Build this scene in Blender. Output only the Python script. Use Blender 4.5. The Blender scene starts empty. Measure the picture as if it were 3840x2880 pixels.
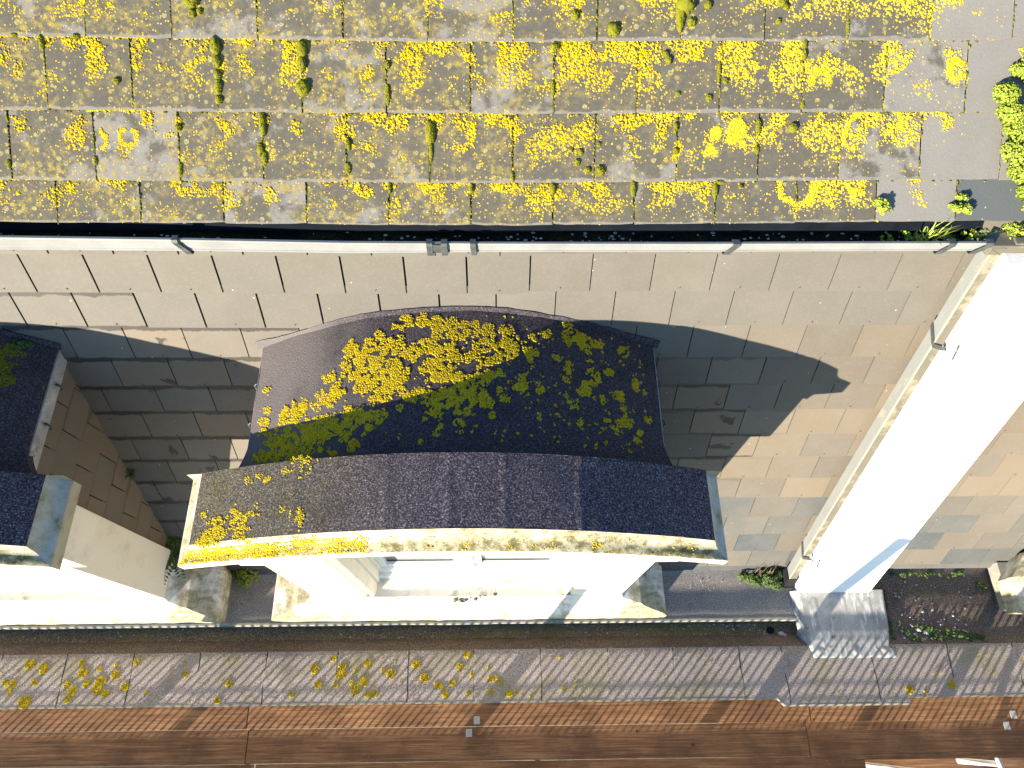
import bpy, bmesh, math, random
import numpy as np
from math import sin, cos, pi, radians, sqrt, atan2
from mathutils import Vector, Matrix, noise

scene = bpy.context.scene
COL = scene.collection

# ------------------------------------------------------------------ camera
cam_d = bpy.data.cameras.new("Camera")
cam = bpy.data.objects.new("Camera", cam_d)
COL.objects.link(cam)
cam.location = (2.28800, -1.87417, 2.42570)
cam.rotation_euler = (0.433155, -0.015802, -0.011863)
cam_d.sensor_width = 36.0
cam_d.sensor_fit = 'HORIZONTAL'
cam_d.lens = 24.7336
cam_d.clip_start = 0.05
cam_d.clip_end = 500
scene.camera = cam

# ------------------------------------------------------------------ light
TOSUN = Vector((-0.89, -1.0, 0.238)).normalized()
SUN_EL = math.asin(TOSUN.z)
world = bpy.data.worlds.new("World")
scene.world = world
world.use_nodes = True
wn = world.node_tree.nodes
wl = world.node_tree.links
bg = wn.get("Background") or wn.new("ShaderNodeBackground")
sky = wn.new("ShaderNodeTexSky")
sky.sky_type = 'NISHITA'
sky.sun_disc = False
sky.sun_elevation = SUN_EL
sky.sun_rotation = atan2(TOSUN.x, TOSUN.y)
sky.air_density = 1.0
sky.dust_density = 0.1
sky.ozone_density = 3.4
wl.new(sky.outputs[0], bg.inputs[0])
bg.inputs[1].default_value = 0.125
sun_d = bpy.data.lights.new("Sun", 'SUN')
sun_d.energy = 5.0
sun_d.angle = radians(0.45)
sun_d.color = (1.0, 0.90, 0.735)
sun = bpy.data.objects.new("Sun", sun_d)
COL.objects.link(sun)
sun.location = TOSUN * 30
sun.rotation_euler = TOSUN.to_track_quat('Z', 'Y').to_euler()
scene.view_settings.view_transform = 'Standard'
scene.view_settings.look = 'None'
scene.view_settings.exposure = 1.82
scene.view_settings.gamma = 1.0
scene.render.engine = 'CYCLES'
scene.cycles.use_denoising = True

# ------------------------------------------------------------------ measured tables (metres)
LICH_REAR = [(-0.315,-0.11,0.0146),(-0.247,-0.097,0.039),(-0.174,-0.095,0.039),(-0.101,-0.109,0.039),(-0.019,-0.111,0.039),(0.054,-0.122,0.0341),(0.146,-0.144,0.039),(-0.079,-0.157,0.0487),(0.013,-0.169,0.0341),(0.239,-0.152,0.039),(-0.381,-0.151,0.0243),(-0.431,-0.193,0.0292),(-0.538,-0.187,0.0195),(-0.512,-0.242,0.0487),(-0.458,-0.248,0.039),(-0.365,-0.228,0.0438),(-0.292,-0.228,0.0487),(-0.218,-0.267,0.039),(-0.128,-0.237,0.0487),(-0.075,-0.284,0.0487),(-0.004,-0.307,0.039),(-0.114,-0.339,0.0487),(-0.053,-0.374,0.0487),(-0.092,-0.395,0.039),(-0.547,-0.33,0.0341),(-0.472,-0.338,0.0487),(-0.388,-0.346,0.0536),(-0.317,-0.329,0.0536),(-0.274,-0.377,0.039),(-0.435,-0.409,0.0584),(-0.352,-0.427,0.0584),(-0.291,-0.431,0.039),(0.106,-0.272,0.039),(0.259,-0.197,0.039),(0.29,-0.236,0.0214),(-0.629,-0.365,0.0341),(-0.592,-0.414,0.0292),(-0.659,-0.483,0.0438),(-0.618,-0.467,0.039),(-0.577,-0.46,0.0292),(-0.806,-0.529,0.0487),(-0.777,-0.5,0.0341),(-0.837,-0.546,0.039),(-0.975,-0.388,0.0195),(-0.963,-0.504,0.0243),(-0.962,-0.548,0.0292),(-0.964,-0.614,0.0195),(-0.874,-0.681,0.0584),(-0.811,-0.658,0.0487),(-0.738,-0.635,0.0487),(-0.75,-0.718,0.0682),(-0.843,-0.748,0.0487),(-0.932,-0.747,0.0487),(-0.663,-0.645,0.0584),(-0.603,-0.619,0.0487),(-0.512,-0.597,0.0487),(-0.451,-0.592,0.039),(-0.48,-0.73,0.0292),(-0.525,-0.68,0.0292),(-0.578,-0.762,0.0195),(-0.391,-0.596,0.039),(-0.351,-0.588,0.0243),(-0.187,-0.496,0.0341),(-0.097,-0.536,0.0487),(-0.039,-0.505,0.0438),(-0.019,-0.527,0.039),(-0.075,-0.6,0.0243),(0.019,-0.451,0.039),(0.058,-0.446,0.039),(0.089,-0.516,0.0438),(0.039,-0.495,0.0341),(0.158,-0.536,0.0292),(0.236,-0.507,0.0195),(0.033,-0.659,0.0292),(-0.078,-0.678,0.0243),(0.137,-0.395,0.0341),(0.162,-0.322,0.0243),(0.208,-0.298,0.0195),(-0.022,-0.407,0.0292),(0.361,-0.26,0.0341),(0.371,-0.282,0.0243),(0.448,-0.135,0.0243),(0.384,-0.165,0.0175),(0.506,-0.27,0.0214),(0.327,-0.426,0.0341),(0.317,-0.454,0.0195),(0.555,-0.351,0.0195),(0.543,-0.38,0.0243),(0.417,-0.458,0.0195),(0.634,-0.437,0.0292),(0.644,-0.459,0.0195),(0.678,-0.324,0.0146),(0.771,-0.322,0.0195),(0.703,-0.361,0.0243),(0.674,-0.399,0.0146),(0.806,-0.437,0.0292),(0.826,-0.457,0.0195),(0.587,-0.536,0.0117),(0.604,-0.615,0.0175),(0.838,-0.577,0.0341),(0.803,-0.604,0.0175),(0.778,-0.65,0.0117),(0.628,-0.161,0.0341),(0.586,-0.149,0.039),(0.66,-0.18,0.039),(0.726,-0.17,0.0243),(0.568,-0.073,0.0195),(0.924,-0.361,0.0243),(0.916,-0.385,0.0195),(0.953,-0.413,0.0146),(0.727,-0.482,0.0195),(0.846,-0.738,0.0097),(0.685,-0.724,0.0078),(0.889,-0.673,0.0146),(-0.152,-0.741,0.0136),(-0.265,-0.708,0.0117),(-0.142,-0.63,0.0136),(-0.376,-0.655,0.0078),(0.356,-0.495,0.0097),(0.06,-0.591,0.0175),(0.012,-0.591,0.0146),(-0.263,-0.562,0.0146),(-0.227,-0.5,0.0195),(-0.308,-0.473,0.0292),(-0.358,-0.481,0.0292),(-0.465,-0.293,0.0292),(-0.412,-0.299,0.0292)]
LICH_PED = [(-0.694,-0.858,0.0421),(-0.754,-0.876,0.018),(-0.885,-0.886,0.018),(-1.088,-1.124,0.0481),(-1.122,-1.155,0.0361),(-1.078,-1.101,0.0241),(-0.996,-1.046,0.018),(-0.949,-1.092,0.0301),(-0.914,-1.072,0.018),(-0.986,-1.099,0.0241),(-0.678,-1.092,0.0301),(-0.662,-1.127,0.0217),(-0.904,-1.13,0.018),(-1.029,-1.153,0.018),(-1.155,-1.163,0.0217),(-0.755,-1.052,0.0144),(-0.95,-1.16,0.0241),(-0.941,-0.904,0.0168),(-0.956,-0.89,0.012),(-0.85,-0.908,0.0144),(-0.552,-0.834,0.012),(-0.612,-0.835,0.0096),(-0.692,-1.074,0.0168),(-1.019,-1.061,0.0144),(-0.876,-1.07,0.012),(-1.133,-1.031,0.012),(-1.158,-1.045,0.0144),(-1.069,-1.079,0.012),(-0.882,-1.029,0.0096),(-0.989,-1.006,0.0096)]
LICH_COPING = [(-1.234,-1.66,0.0216),(-1.183,-1.668,0.027),(-1.192,-1.721,0.0216),(-1.068,-1.79,0.045),(-1.096,-1.539,0.036),(-0.989,-1.571,0.036),(-1.03,-1.662,0.0216),(-0.726,-1.532,0.0216),(-0.797,-1.68,0.027),(-0.746,-1.719,0.0324),(-0.773,-1.774,0.0252),(-0.702,-1.597,0.036),(-0.659,-1.674,0.027),(-0.592,-1.575,0.018),(-0.565,-1.66,0.0396),(-0.577,-1.713,0.036),(-0.514,-1.736,0.027),(-0.468,-1.615,0.0324),(-0.475,-1.549,0.0144),(-0.338,-1.531,0.0216),(-0.384,-1.697,0.0288),(-0.222,-1.732,0.0144),(0.027,-1.618,0.0216),(0.013,-1.54,0.0144),(0.287,-1.795,0.0252),(0.351,-1.686,0.0252),(0.732,-1.698,0.0144),(0.805,-1.759,0.0216),(0.952,-1.592,0.0324),(0.987,-1.698,0.0288),(1.078,-1.523,0.0216),(1.139,-1.633,0.0396),(1.15,-1.579,0.027),(1.255,-1.734,0.036),(1.309,-1.681,0.0324),(1.333,-1.558,0.0288),(1.348,-1.766,0.0252),(1.397,-1.766,0.0252),(1.112,-1.702,0.0216),(1.226,-1.688,0.018),(1.253,-1.611,0.018),(1.454,-1.613,0.0216),(1.505,-1.63,0.0324),(1.685,-1.569,0.0324),(1.748,-1.663,0.0324),(1.841,-1.71,0.0252),(1.901,-1.772,0.0252),(1.875,-1.726,0.018),(2.224,-1.676,0.0252),(2.224,-1.76,0.018),(2.066,-1.766,0.018),(2.356,-1.77,0.0252),(1.949,-1.696,0.0252),(1.909,-1.772,0.018),(1.997,-1.588,0.0252),(2.054,-1.51,0.027),(2.09,-1.644,0.018),(2.215,-1.599,0.0144),(2.29,-1.7,0.018),(2.348,-1.777,0.018),(2.406,-1.763,0.0144),(2.265,-1.661,0.0144),(2.513,-1.794,0.0108),(2.748,-1.744,0.0144),(2.832,-1.722,0.0108),(2.528,-1.547,0.009),(2.731,-1.534,0.0108),(5.256,-1.78,0.0288),(5.569,-1.753,0.0288),(5.37,-1.797,0.0144)]
MOSS = [(1.058,0.876,0.0322,0.0296),(1.06,0.829,0.0161,0.0185),(1.088,0.837,0.0116,0.0133),(1.144,0.706,0.0206,0.037),(1.146,0.645,0.018,0.0259),(1.147,0.593,0.0161,0.0185),(1.147,0.547,0.0161,0.0333),(1.147,0.495,0.0161,0.0185),(1.493,0.698,0.0219,0.037),(1.49,0.64,0.018,0.0333),(1.491,0.545,0.027,0.0333),(0.736,0.566,0.0129,0.0148),(0.974,0.386,0.0129,0.0148),(1.319,0.402,0.0142,0.0518),(1.306,0.299,0.0142,0.0296),(1.322,0.264,0.0116,0.0333),(0.447,0.714,0.0116,0.0296),(0.271,0.234,0.0096,0.0185),(0.972,0.219,0.0096,0.0296),(0.626,0.25,0.0077,0.0185),(0.587,0.736,0.0161,0.0111),(0.34,0.738,0.0161,0.0089),(2.606,0.834,0.018,0.0207),(2.765,0.777,0.0257,0.0296),(3.038,0.839,0.0193,0.074),(3.059,0.876,0.0386,0.037),(3.084,0.806,0.018,0.0207),(2.524,0.713,0.018,0.0185),(1.836,0.522,0.0109,0.0444),(1.839,0.639,0.0096,0.0163),(2.009,0.373,0.0193,0.0481),(2.011,0.297,0.0077,0.0444),(2.518,0.549,0.009,0.037),(2.981,0.684,0.0116,0.0133),(2.995,0.659,0.0129,0.0185),(3.038,0.526,0.0096,0.0111),(2.635,0.296,0.0116,0.0133),(2.622,0.254,0.0129,0.0148),(2.596,0.305,0.0077,0.0089),(2.666,0.222,0.0142,0.0163),(2.719,0.219,0.0206,0.0237),(2.711,0.327,0.0077,0.0089),(3.032,0.391,0.0096,0.0222),(3.035,0.296,0.0116,0.0148),(1.668,0.328,0.0116,0.0259),(1.665,0.227,0.0116,0.0259),(2.35,0.196,0.0096,0.0222),(2.52,0.148,0.0142,0.0259),(2.86,0.146,0.0116,0.0333),(2.178,0.151,0.009,0.0222),(1.835,0.151,0.0077,0.0259),(3.15,0.872,0.0157,0.018),(3.455,0.882,0.0188,0.018),(3.472,0.864,0.0113,0.013),(3.443,0.808,0.0113,0.013),(3.558,0.68,0.01,0.0216),(3.556,0.719,0.0094,0.0216),(3.233,0.576,0.0113,0.013),(3.167,0.509,0.0138,0.0159),(3.206,0.615,0.0075,0.0432),(3.526,0.388,0.0188,0.0202),(3.38,0.39,0.0113,0.036),(3.378,0.3,0.0094,0.018),(3.56,0.48,0.0075,0.018),(3.207,0.137,0.0113,0.036),(3.224,0.169,0.0219,0.0086),(3.316,0.15,0.0075,0.0086),(3.731,0.779,0.0075,0.0432)]
RINGS = [(0.767,0.346,0.0323,-60,250,0.0114),(0.643,0.335,0.0323,-80,80,0.0095),(3.183,0.281,0.0,0,360,0.0323),(3.203,0.371,0.0,0,360,0.0247),(3.29,0.388,0.0,0,360,0.038),(3.272,0.347,0.0,0,360,0.0209),(3.318,0.327,0.0,0,360,0.0133),(3.7,0.091,0.0836,90,290,0.0133),(3.75,0.088,0.057,-70,70,0.0152),(4.201,0.616,0.0323,20,330,0.0152),(3.557,0.168,0.0798,-20,200,0.0152),(3.821,0.367,0.0722,110,290,0.0152),(3.918,0.396,0.0722,-100,10,0.0152),(2.144,0.288,0.057,0,120,0.0152),(2.999,0.309,0.0494,-30,110,0.0171),(1.395,0.76,0.038,120,420,0.0095),(3.631,0.58,0.038,0,360,0.019),(3.617,0.488,0.0304,180,360,0.0152)]

A1 = radians(32.727)      # upper slope pitch
A2 = radians(69.431)      # mansard pitch
MOFF = 0.23583
def mans_y(z, o=0.0):     # y of the mansard plane at height z, moved o along its normal
    return MOFF + (z / sin(A2)) * cos(A2) - o / sin(A2)
XC = 2.08
XCL = 2.08 - 3.16
XCR = 7.43
Z_FLAT = -3.09

# ------------------------------------------------------------------ helpers
def empty(name, loc, label, cat, group=None):
    o = bpy.data.objects.new(name, None)
    COL.objects.link(o)
    o.location = loc
    o.empty_display_size = 0.1
    o["label"] = label
    o["category"] = cat
    if group: o["group"] = group
    return o

def tag(o, label, cat=None, group=None, kind=None):
    if label: o["label"] = label
    if cat: o["category"] = cat
    if group: o["group"] = group
    if kind: o["kind"] = kind
    return o

def wloc(o):
    v = Vector(o.location)
    while o.parent:
        o = o.parent
        v += Vector(o.location)
    return v

class MB:
    """collects shapes in one coordinate frame; build() links them as ONE mesh object"""
    def __init__(self):
        self.v = []; self.f = []; self.a = {}; self.uv = None; self.sm = []
    def add(self, vs, fs, smooth=False, uvs=None, **attr):
        b = len(self.v)
        self.v.extend([tuple(p) for p in vs])
        for f in fs:
            self.f.append(tuple(i + b for i in f))
            self.sm.append(smooth)
            for k in set(list(self.a) + list(attr)):
                lst = self.a.setdefault(k, [])
                while len(lst) < len(self.f) - 1: lst.append(0.0)
                lst.append(attr.get(k, 0.0))
        if uvs is not None:
            if self.uv is None: self.uv = {}
            for i, u in enumerate(uvs): self.uv[b + i] = u
    def box(self, x0, x1, y0, y1, z0, z1, **k):
        vs = [(x0,y0,z0),(x1,y0,z0),(x1,y1,z0),(x0,y1,z0),(x0,y0,z1),(x1,y0,z1),(x1,y1,z1),(x0,y1,z1)]
        self.add(vs, [(0,3,2,1),(4,5,6,7),(0,1,5,4),(1,2,6,5),(2,3,7,6),(3,0,4,7)], **k)
    def prism(self, poly, axis, a, b, smooth=False, **k):
        """poly: 2D points; extruded along axis ('x': (y,z), 'y': (x,z), 'z': (x,y))"""
        n = len(poly)
        def P(p, t):
            return {'x': (t, p[0], p[1]), 'y': (p[0], t, p[1]), 'z': (p[0], p[1], t)}[axis]
        vs = [P(p, a) for p in poly] + [P(p, b) for p in poly]
        fs = [(i, (i+1) % n, n + (i+1) % n, n + i) for i in range(n)]
        fs += [tuple(range(n))[::-1], tuple(range(n, 2*n))]
        self.add(vs, fs, smooth, **k)
    def grid(self, fn, nu, nv, smooth=True, **k):
        vs = [fn(i / nu, j / nv) for j in range(nv + 1) for i in range(nu + 1)]
        fs = [(j*(nu+1)+i, j*(nu+1)+i+1, (j+1)*(nu+1)+i+1, (j+1)*(nu+1)+i) for j in range(nv) for i in range(nu)]
        self.add(vs, fs, smooth, **k)
    def tube(self, path, r, n=8, smooth=True, cap=True, **k):
        path = [Vector(p) for p in path]
        m = len(path)
        rs = r if isinstance(r, (list, tuple)) else [r] * m
        vs = []
        up0 = None
        for i, p in enumerate(path):
            d = (path[min(i+1, m-1)] - path[max(i-1, 0)]).normalized()
            if up0 is None:
                up0 = d.orthogonal().normalized()
            u = (up0 - d * up0.dot(d)).normalized(); up0 = u
            w = d.cross(u)
            for q in range(n):
                a = 2 * pi * q / n
                vs.append(p + (u * cos(a) + w * sin(a)) * rs[i])
        fs = [(i*n+q, i*n+(q+1) % n, (i+1)*n+(q+1) % n, (i+1)*n+q) for i in range(m-1) for q in range(n)]
        if cap:
            fs += [tuple(range(n))[::-1], tuple(range((m-1)*n, m*n))]
        self.add(vs, fs, smooth, **k)
    def blob(self, c, rx, ry, rz, nseg=10, nring=6, jit=0.0, seed=0, axes=None, **k):
        rnd = random.Random(seed)
        ex, ey, ez = axes or (Vector((1,0,0)), Vector((0,1,0)), Vector((0,0,1)))
        c = Vector(c); vs = []
        off = Vector((rnd.random()*50, rnd.random()*50, rnd.random()*50))
        for j in range(nring + 1):
            t = pi * j / nring
            for i in range(nseg):
                a = 2 * pi * i / nseg
                d = Vector((sin(t)*cos(a), sin(t)*sin(a), cos(t)))
                s = 1 + jit * noise.noise(d * 2.1 + off)
                vs.append(c + (ex*d.x*rx + ey*d.y*ry + ez*d.z*rz) * s)
        fs = [(j*nseg+i, (j+1)*nseg+i, (j+1)*nseg+(i+1) % nseg, j*nseg+(i+1) % nseg) for j in range(nring) for i in range(nseg)]
        self.add(vs, fs, True, **k)
    def build(self, name, mat, parent=None, loc=None, bevel=0.0, label=None, kind=None):
        me = bpy.data.meshes.new(name)
        o = bpy.data.objects.new(name, me)
        COL.objects.link(o)
        if parent is not None:
            o.parent = parent
            off = wloc(parent)
        else:
            off = Vector(loc) if loc is not None else Vector((0, 0, 0))
            o.location = off
        vs = np.array(self.v, dtype=np.float64) - np.array(off)
        me.from_pydata(vs.tolist(), [], self.f)
        for k, vals in self.a.items():
            vals = vals + [0.0] * (len(self.f) - len(vals))
            at = me.attributes.new(k, 'FLOAT', 'FACE')
            at.data.foreach_set('value', vals)
        if self.uv is not None:
            ul = me.uv_layers.new(name='uv')
            for li, lp in enumerate(me.loops):
                ul.data[li].uv = self.uv.get(lp.vertex_index, (0, 0))
        me.polygons.foreach_set('use_smooth', self.sm)
        me.update()
        me.validate(clean_customdata=False)
        me.materials.append(mat)
        if bevel > 0:
            m = o.modifiers.new('Bevel', 'BEVEL')
            m.width = bevel; m.segments = 2; m.limit_method = 'ANGLE'; m.angle_limit = radians(35)
        if label: o["label"] = label
        if kind: o["kind"] = kind
        return o

# ------------------------------------------------------------------ materials
class NT:
    def __init__(self, name):
        self.m = bpy.data.materials.new(name)
        self.m.use_nodes = True
        self.t = self.m.node_tree
        self.n = self.t.nodes; self.l = self.t.links
        self.b = self.n.get("Principled BSDF")
        self._tc = None
    def new(self, t): return self.n.new(t)
    def set(self, sock, v):
        if isinstance(v, bpy.types.NodeSocket): self.l.new(v, sock)
        elif isinstance(v, (tuple, list)) and len(v) == 3 and sock.type == 'RGBA': sock.default_value = (*v, 1)
        else: sock.default_value = v
    def obj(self, scale=(1, 1, 1), loc=(0, 0, 0), rot=(0, 0, 0)):
        if not self._tc: self._tc = self.new("ShaderNodeTexCoord")
        mp = self.new("ShaderNodeMapping")
        mp.inputs['Scale'].default_value = scale
        mp.inputs['Location'].default_value = loc
        mp.inputs['Rotation'].default_value = rot
        self.l.new(self._tc.outputs['Object'], mp.inputs[0])
        return mp.outputs[0]
    def uv(self):
        if not self._tc: self._tc = self.new("ShaderNodeTexCoord")
        return self._tc.outputs['UV']
    def sep(self, v):
        s = self.new("ShaderNodeSeparateXYZ"); self.l.new(v, s.inputs[0]); return s.outputs
    def noise(self, v, scale, detail=4, rough=0.55, dist=0.0, out='Fac'):
        x = self.new("ShaderNodeTexNoise")
        self.l.new(v, x.inputs['Vector'])
        x.inputs['Scale'].default_value = scale; x.inputs['Detail'].default_value = detail
        x.inputs['Roughness'].default_value = rough; x.inputs['Distortion'].default_value = dist
        return x.outputs[out]
    def vor(self, v, scale, out='Distance', rnd=1.0, feature='F1'):
        x = self.new("ShaderNodeTexVoronoi"); x.feature = feature
        self.l.new(v, x.inputs['Vector'])
        x.inputs['Scale'].default_value = scale; x.inputs['Randomness'].default_value = rnd
        return x.outputs[out]
    def ramp(self, s, stops, interp='LINEAR'):
        r = self.new("ShaderNodeValToRGB"); self.set(r.inputs[0], s)
        r.color_ramp.interpolation = interp
        e = r.color_ramp.elements
        while len(e) < len(stops): e.new(0.5)
        for q, (p, c) in zip(e, stops):
            q.position = p
            q.color = (c, c, c, 1) if not isinstance(c, (tuple, list)) else (*c, 1)
        return r.outputs[0]
    def sstep(self, s, a, b):
        r = self.new("ShaderNodeMapRange"); r.interpolation_type = 'SMOOTHSTEP'
        self.set(r.inputs['Value'], s)
        if a <= b:
            r.inputs['From Min'].default_value = a; r.inputs['From Max'].default_value = b
        else:
            r.inputs['From Min'].default_value = b; r.inputs['From Max'].default_value = a
            r.inputs['To Min'].default_value = 1; r.inputs['To Max'].default_value = 0
        return r.outputs[0]
    def math(self, op, a, b=0.0, c=None):
        x = self.new("ShaderNodeMath"); x.operation = op
        self.set(x.inputs[0], a); self.set(x.inputs[1], b)
        if c is not None: self.set(x.inputs[2], c)
        return x.outputs[0]
    def mix(self, f, a, b, mode='MIX'):
        x = self.new("ShaderNodeMix"); x.data_type = 'RGBA'; x.blend_type = mode
        self.set(x.inputs[0], f); self.set(x.inputs[6], a); self.set(x.inputs[7], b)
        return x.outputs[2]
    def attr(self, name):
        x = self.new("ShaderNodeAttribute"); x.attribute_name = name
        return x.outputs['Fac']
    def bump(self, h, strength=0.3, dist=0.01, nrm=None):
        x = self.new("ShaderNodeBump"); self.set(x.inputs['Height'], h)
        x.inputs['Strength'].default_value = strength; x.inputs['Distance'].default_value = dist
        if nrm is not None: self.l.new(nrm, x.inputs['Normal'])
        return x.outputs[0]
    def out(self, col, rough=0.8, nrm=None, metal=0.0, spec=0.3):
        self.set(self.b.inputs['Base Color'], col)
        self.set(self.b.inputs['Roughness'], rough)
        self.b.inputs['Metallic'].default_value = metal
        self.b.inputs['Specular IOR Level'].default_value = spec
        if nrm is not None: self.l.new(nrm, self.b.inputs['Normal'])
        return self.m

def simple(name, col, rough=0.7, var=0.15, scale=20, spec=0.3, bump=0.1, metal=0.0):
    t = NT(name); o = t.obj()
    n = t.noise(o, scale, 5, 0.6)
    dark = tuple(c * (1 - var) for c in col); lite = tuple(min(1, c * (1 + var)) for c in col)
    c = t.ramp(n, [(0.3, dark), (0.7, lite)])
    return t.out(c, rough, t.bump(t.noise(o, scale * 6, 4), bump, 0.004), metal, spec)

def m_upper_slate():
    t = NT("weathered_slate"); o = t.obj(); uv = t.uv()
    tone = t.attr('tone'); grime = t.attr('grime'); rid = t.attr('rid')
    # offset the noise per slate so patches stop at slate edges
    comb = t.new("ShaderNodeCombineXYZ"); t.l.new(rid, comb.inputs[2])
    add = t.new("ShaderNodeVectorMath"); add.operation = 'ADD'
    t.l.new(o, add.inputs[0]); t.l.new(comb.outputs[0], add.inputs[1])
    p = add.outputs[0]
    clean = t.mix(t.noise(p, 5, 4), (0.142, 0.133, 0.120), (0.184, 0.173, 0.159))
    clean = t.mix(t.math('MULTIPLY', t.sstep(t.noise(o, 160, 2), 0.55, 0.8), 0.5), clean, (0.24, 0.228, 0.205))
    clean = t.mix(tone, (0.06, 0.07, 0.075), clean)
    g1 = t.noise(p, 7.5, 7, 0.62, 0.25)
    g = t.math('ADD', g1, t.math('MULTIPLY', t.math('SUBTRACT', grime, 0.5), 0.62))
    gg = t.math('ADD', g, t.math('MULTIPLY', t.math('SUBTRACT', t.noise(o, 85, 4, 0.75), 0.5), 0.30))
    mask = t.math('ADD', t.math('MULTIPLY', t.sstep(gg, 0.43, 0.56), 0.72), t.math('MULTIPLY', t.sstep(g, 0.492, 0.53), 0.28))
    dark = t.mix(t.noise(p, 28, 5, 0.7), (0.054, 0.050, 0.041), (0.098, 0.090, 0.074))
    dark = t.mix(t.sstep(t.noise(p, 12, 5, 0.7), 0.5, 0.7), dark, (0.122, 0.108, 0.066))
    v_ = t.math('ADD', t.sep(uv)[1], t.math('MULTIPLY', t.math('SUBTRACT', t.noise(p, 16, 4), 0.5), 0.14))
    mask = t.math('MULTIPLY', mask, t.sstep(v_, 0.03, 0.05))
    col = t.mix(mask, clean, dark)
    # half dissolved grey-green film
    film = t.math('MULTIPLY', t.sstep(t.noise(p, 55, 5, 0.75), 0.47, 0.66), t.sstep(g, 0.40, 0.52))
    col = t.mix(t.math('MULTIPLY', film, 0.5), col, (0.105, 0.095, 0.065))
    # thin yellow-olive crust, mostly on the left half of the roof
    cr = t.math('MULTIPLY', t.sstep(t.noise(o, 42, 6, 0.75), 0.46, 0.62), t.sstep(t.noise(p, 6, 4, 0.6), 0.40, 0.60))
    cr = t.math('MULTIPLY', cr, t.math('MULTIPLY', t.sstep(grime, 0.12, 0.5), t.sstep(t.sep(o)[0], 1.3, -0.6)))
    col = t.mix(t.math('MULTIPLY', cr, 0.85), col, (0.27, 0.205, 0.040))
    # crust spots: round pale-olive and ochre
    d = t.vor(o, 34); rc = t.vor(o, 34, 'Color'); rv = t.sep(rc)
    spot = t.math('MULTIPLY', t.sstep(d, 0.42, 0.33), t.math('GREATER_THAN', rv[0], 0.84))
    spot = t.math('MULTIPLY', spot, t.sstep(grime, 0.15, 0.45))
    spot = t.math('MULTIPLY', spot, t.sstep(t.noise(o, 150, 3, 0.7), 0.36, 0.52))
    col = t.mix(t.math('MULTIPLY', spot, 0.85), col, t.mix(rv[1], (0.25, 0.20, 0.045), (0.27, 0.25, 0.13)))
    d2 = t.vor(o, 95); r2 = t.sep(t.vor(o, 95, 'Color'))
    lim = t.math('SUBTRACT', 0.99, t.math('MULTIPLY', grime, 0.24))
    sp2 = t.math('MULTIPLY', t.sstep(d2, 0.42, 0.28), t.math('GREATER_THAN', r2[0], lim))
    col = t.mix(sp2, col, t.mix(r2[1], (0.40, 0.27, 0.015), (0.33, 0.26, 0.06)))
    h = t.math('ADD', t.math('MULTIPLY', t.noise(p, 90, 6, 0.7), 0.6), t.math('MULTIPLY', sp2, 0.5))
    return t.out(col, 0.85, t.bump(h, 0.35, 0.006), spec=0.2)

def m_mansard_slate():
    t = NT("tan_slate"); o = t.obj(); uv = t.sep(t.uv())
    tone = t.attr('tone'); hue = t.attr('hue'); wet = t.attr('wet'); rid = t.attr('rid')
    comb = t.new("ShaderNodeCombineXYZ"); t.l.new(rid, comb.inputs[2])
    add = t.new("ShaderNodeVectorMath"); add.operation = 'ADD'
    t.l.new(o, add.inputs[0]); t.l.new(comb.outputs[0], add.inputs[1]); p = add.outputs[0]
    base = t.ramp(hue, [(0.0, (0.115, 0.106, 0.090)), (0.35, (0.126, 0.109, 0.087)), (0.62, (0.146, 0.116, 0.081)), (0.85, (0.088, 0.092, 0.089)), (1.0, (0.062, 0.074, 0.080))])
    big = t.noise(p, 3.2, 4, 0.6)
    base = t.mix(t.sstep(big, 0.35, 0.7), base, t.mix(0.35, base, (0.16, 0.141, 0.122)))
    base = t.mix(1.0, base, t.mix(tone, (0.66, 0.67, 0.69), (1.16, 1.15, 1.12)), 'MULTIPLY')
    fine = t.noise(p, 70, 6, 0.7)
    base = t.mix(t.math('MULTIPLY', t.sstep(fine, 0.45, 0.75), 0.22), base, (0.20, 0.175, 0.145))
    # run-off staining below the lap and damp blotches
    v = uv[1]
    edge = t.math('ADD', v, t.math('MULTIPLY', t.math('SUBTRACT', t.noise(p, 9, 5, 0.65), 0.5), 0.30))
    damp = t.math('MULTIPLY', t.sstep(edge, 0.86, 0.90), t.sstep(wet, 0.2, 0.6))
    blot = t.math('MULTIPLY', t.sstep(t.noise(p, 5.5, 5, 0.6, 0.3), 0.63, 0.65), t.sstep(wet, 0.3, 0.7))
    damp = t.math('MAXIMUM', damp, blot)
    low = t.math('MULTIPLY', t.sstep(t.math('ADD', v, t.math('MULTIPLY', t.noise(p, 14, 4), 0.10)), 0.115, 0.075), t.sstep(wet, 0.2, 0.6))
    damp = t.math('MAXIMUM', damp, low)
    col = t.mix(t.math('MULTIPLY', damp, 0.80), base, (0.030, 0.024, 0.022))
    # white droppings and specks
    d = t.vor(o, 22); r = t.sep(t.vor(o, 22, 'Color'))
    sp = t.math('MULTIPLY', t.sstep(d, 0.10, 0.06), t.math('GREATER_THAN', r[0], 0.90))
    col = t.mix(sp, col, (0.36, 0.35, 0.31))
    scr = t.math('MULTIPLY', t.sstep(t.noise(t.obj((18, 60, 60), rot=(0, 0, 0.5)), 1.6, 3, 0.6), 0.78, 0.84), 0.4)
    col = t.mix(scr, col, (0.22, 0.205, 0.18))
    rough = t.mix(damp, (0.72,)*3, (0.42,)*3)
    return t.out(col, rough, t.bump(t.noise(p, 60, 5, 0.65), 0.10, 0.004), spec=0.25)

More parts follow.
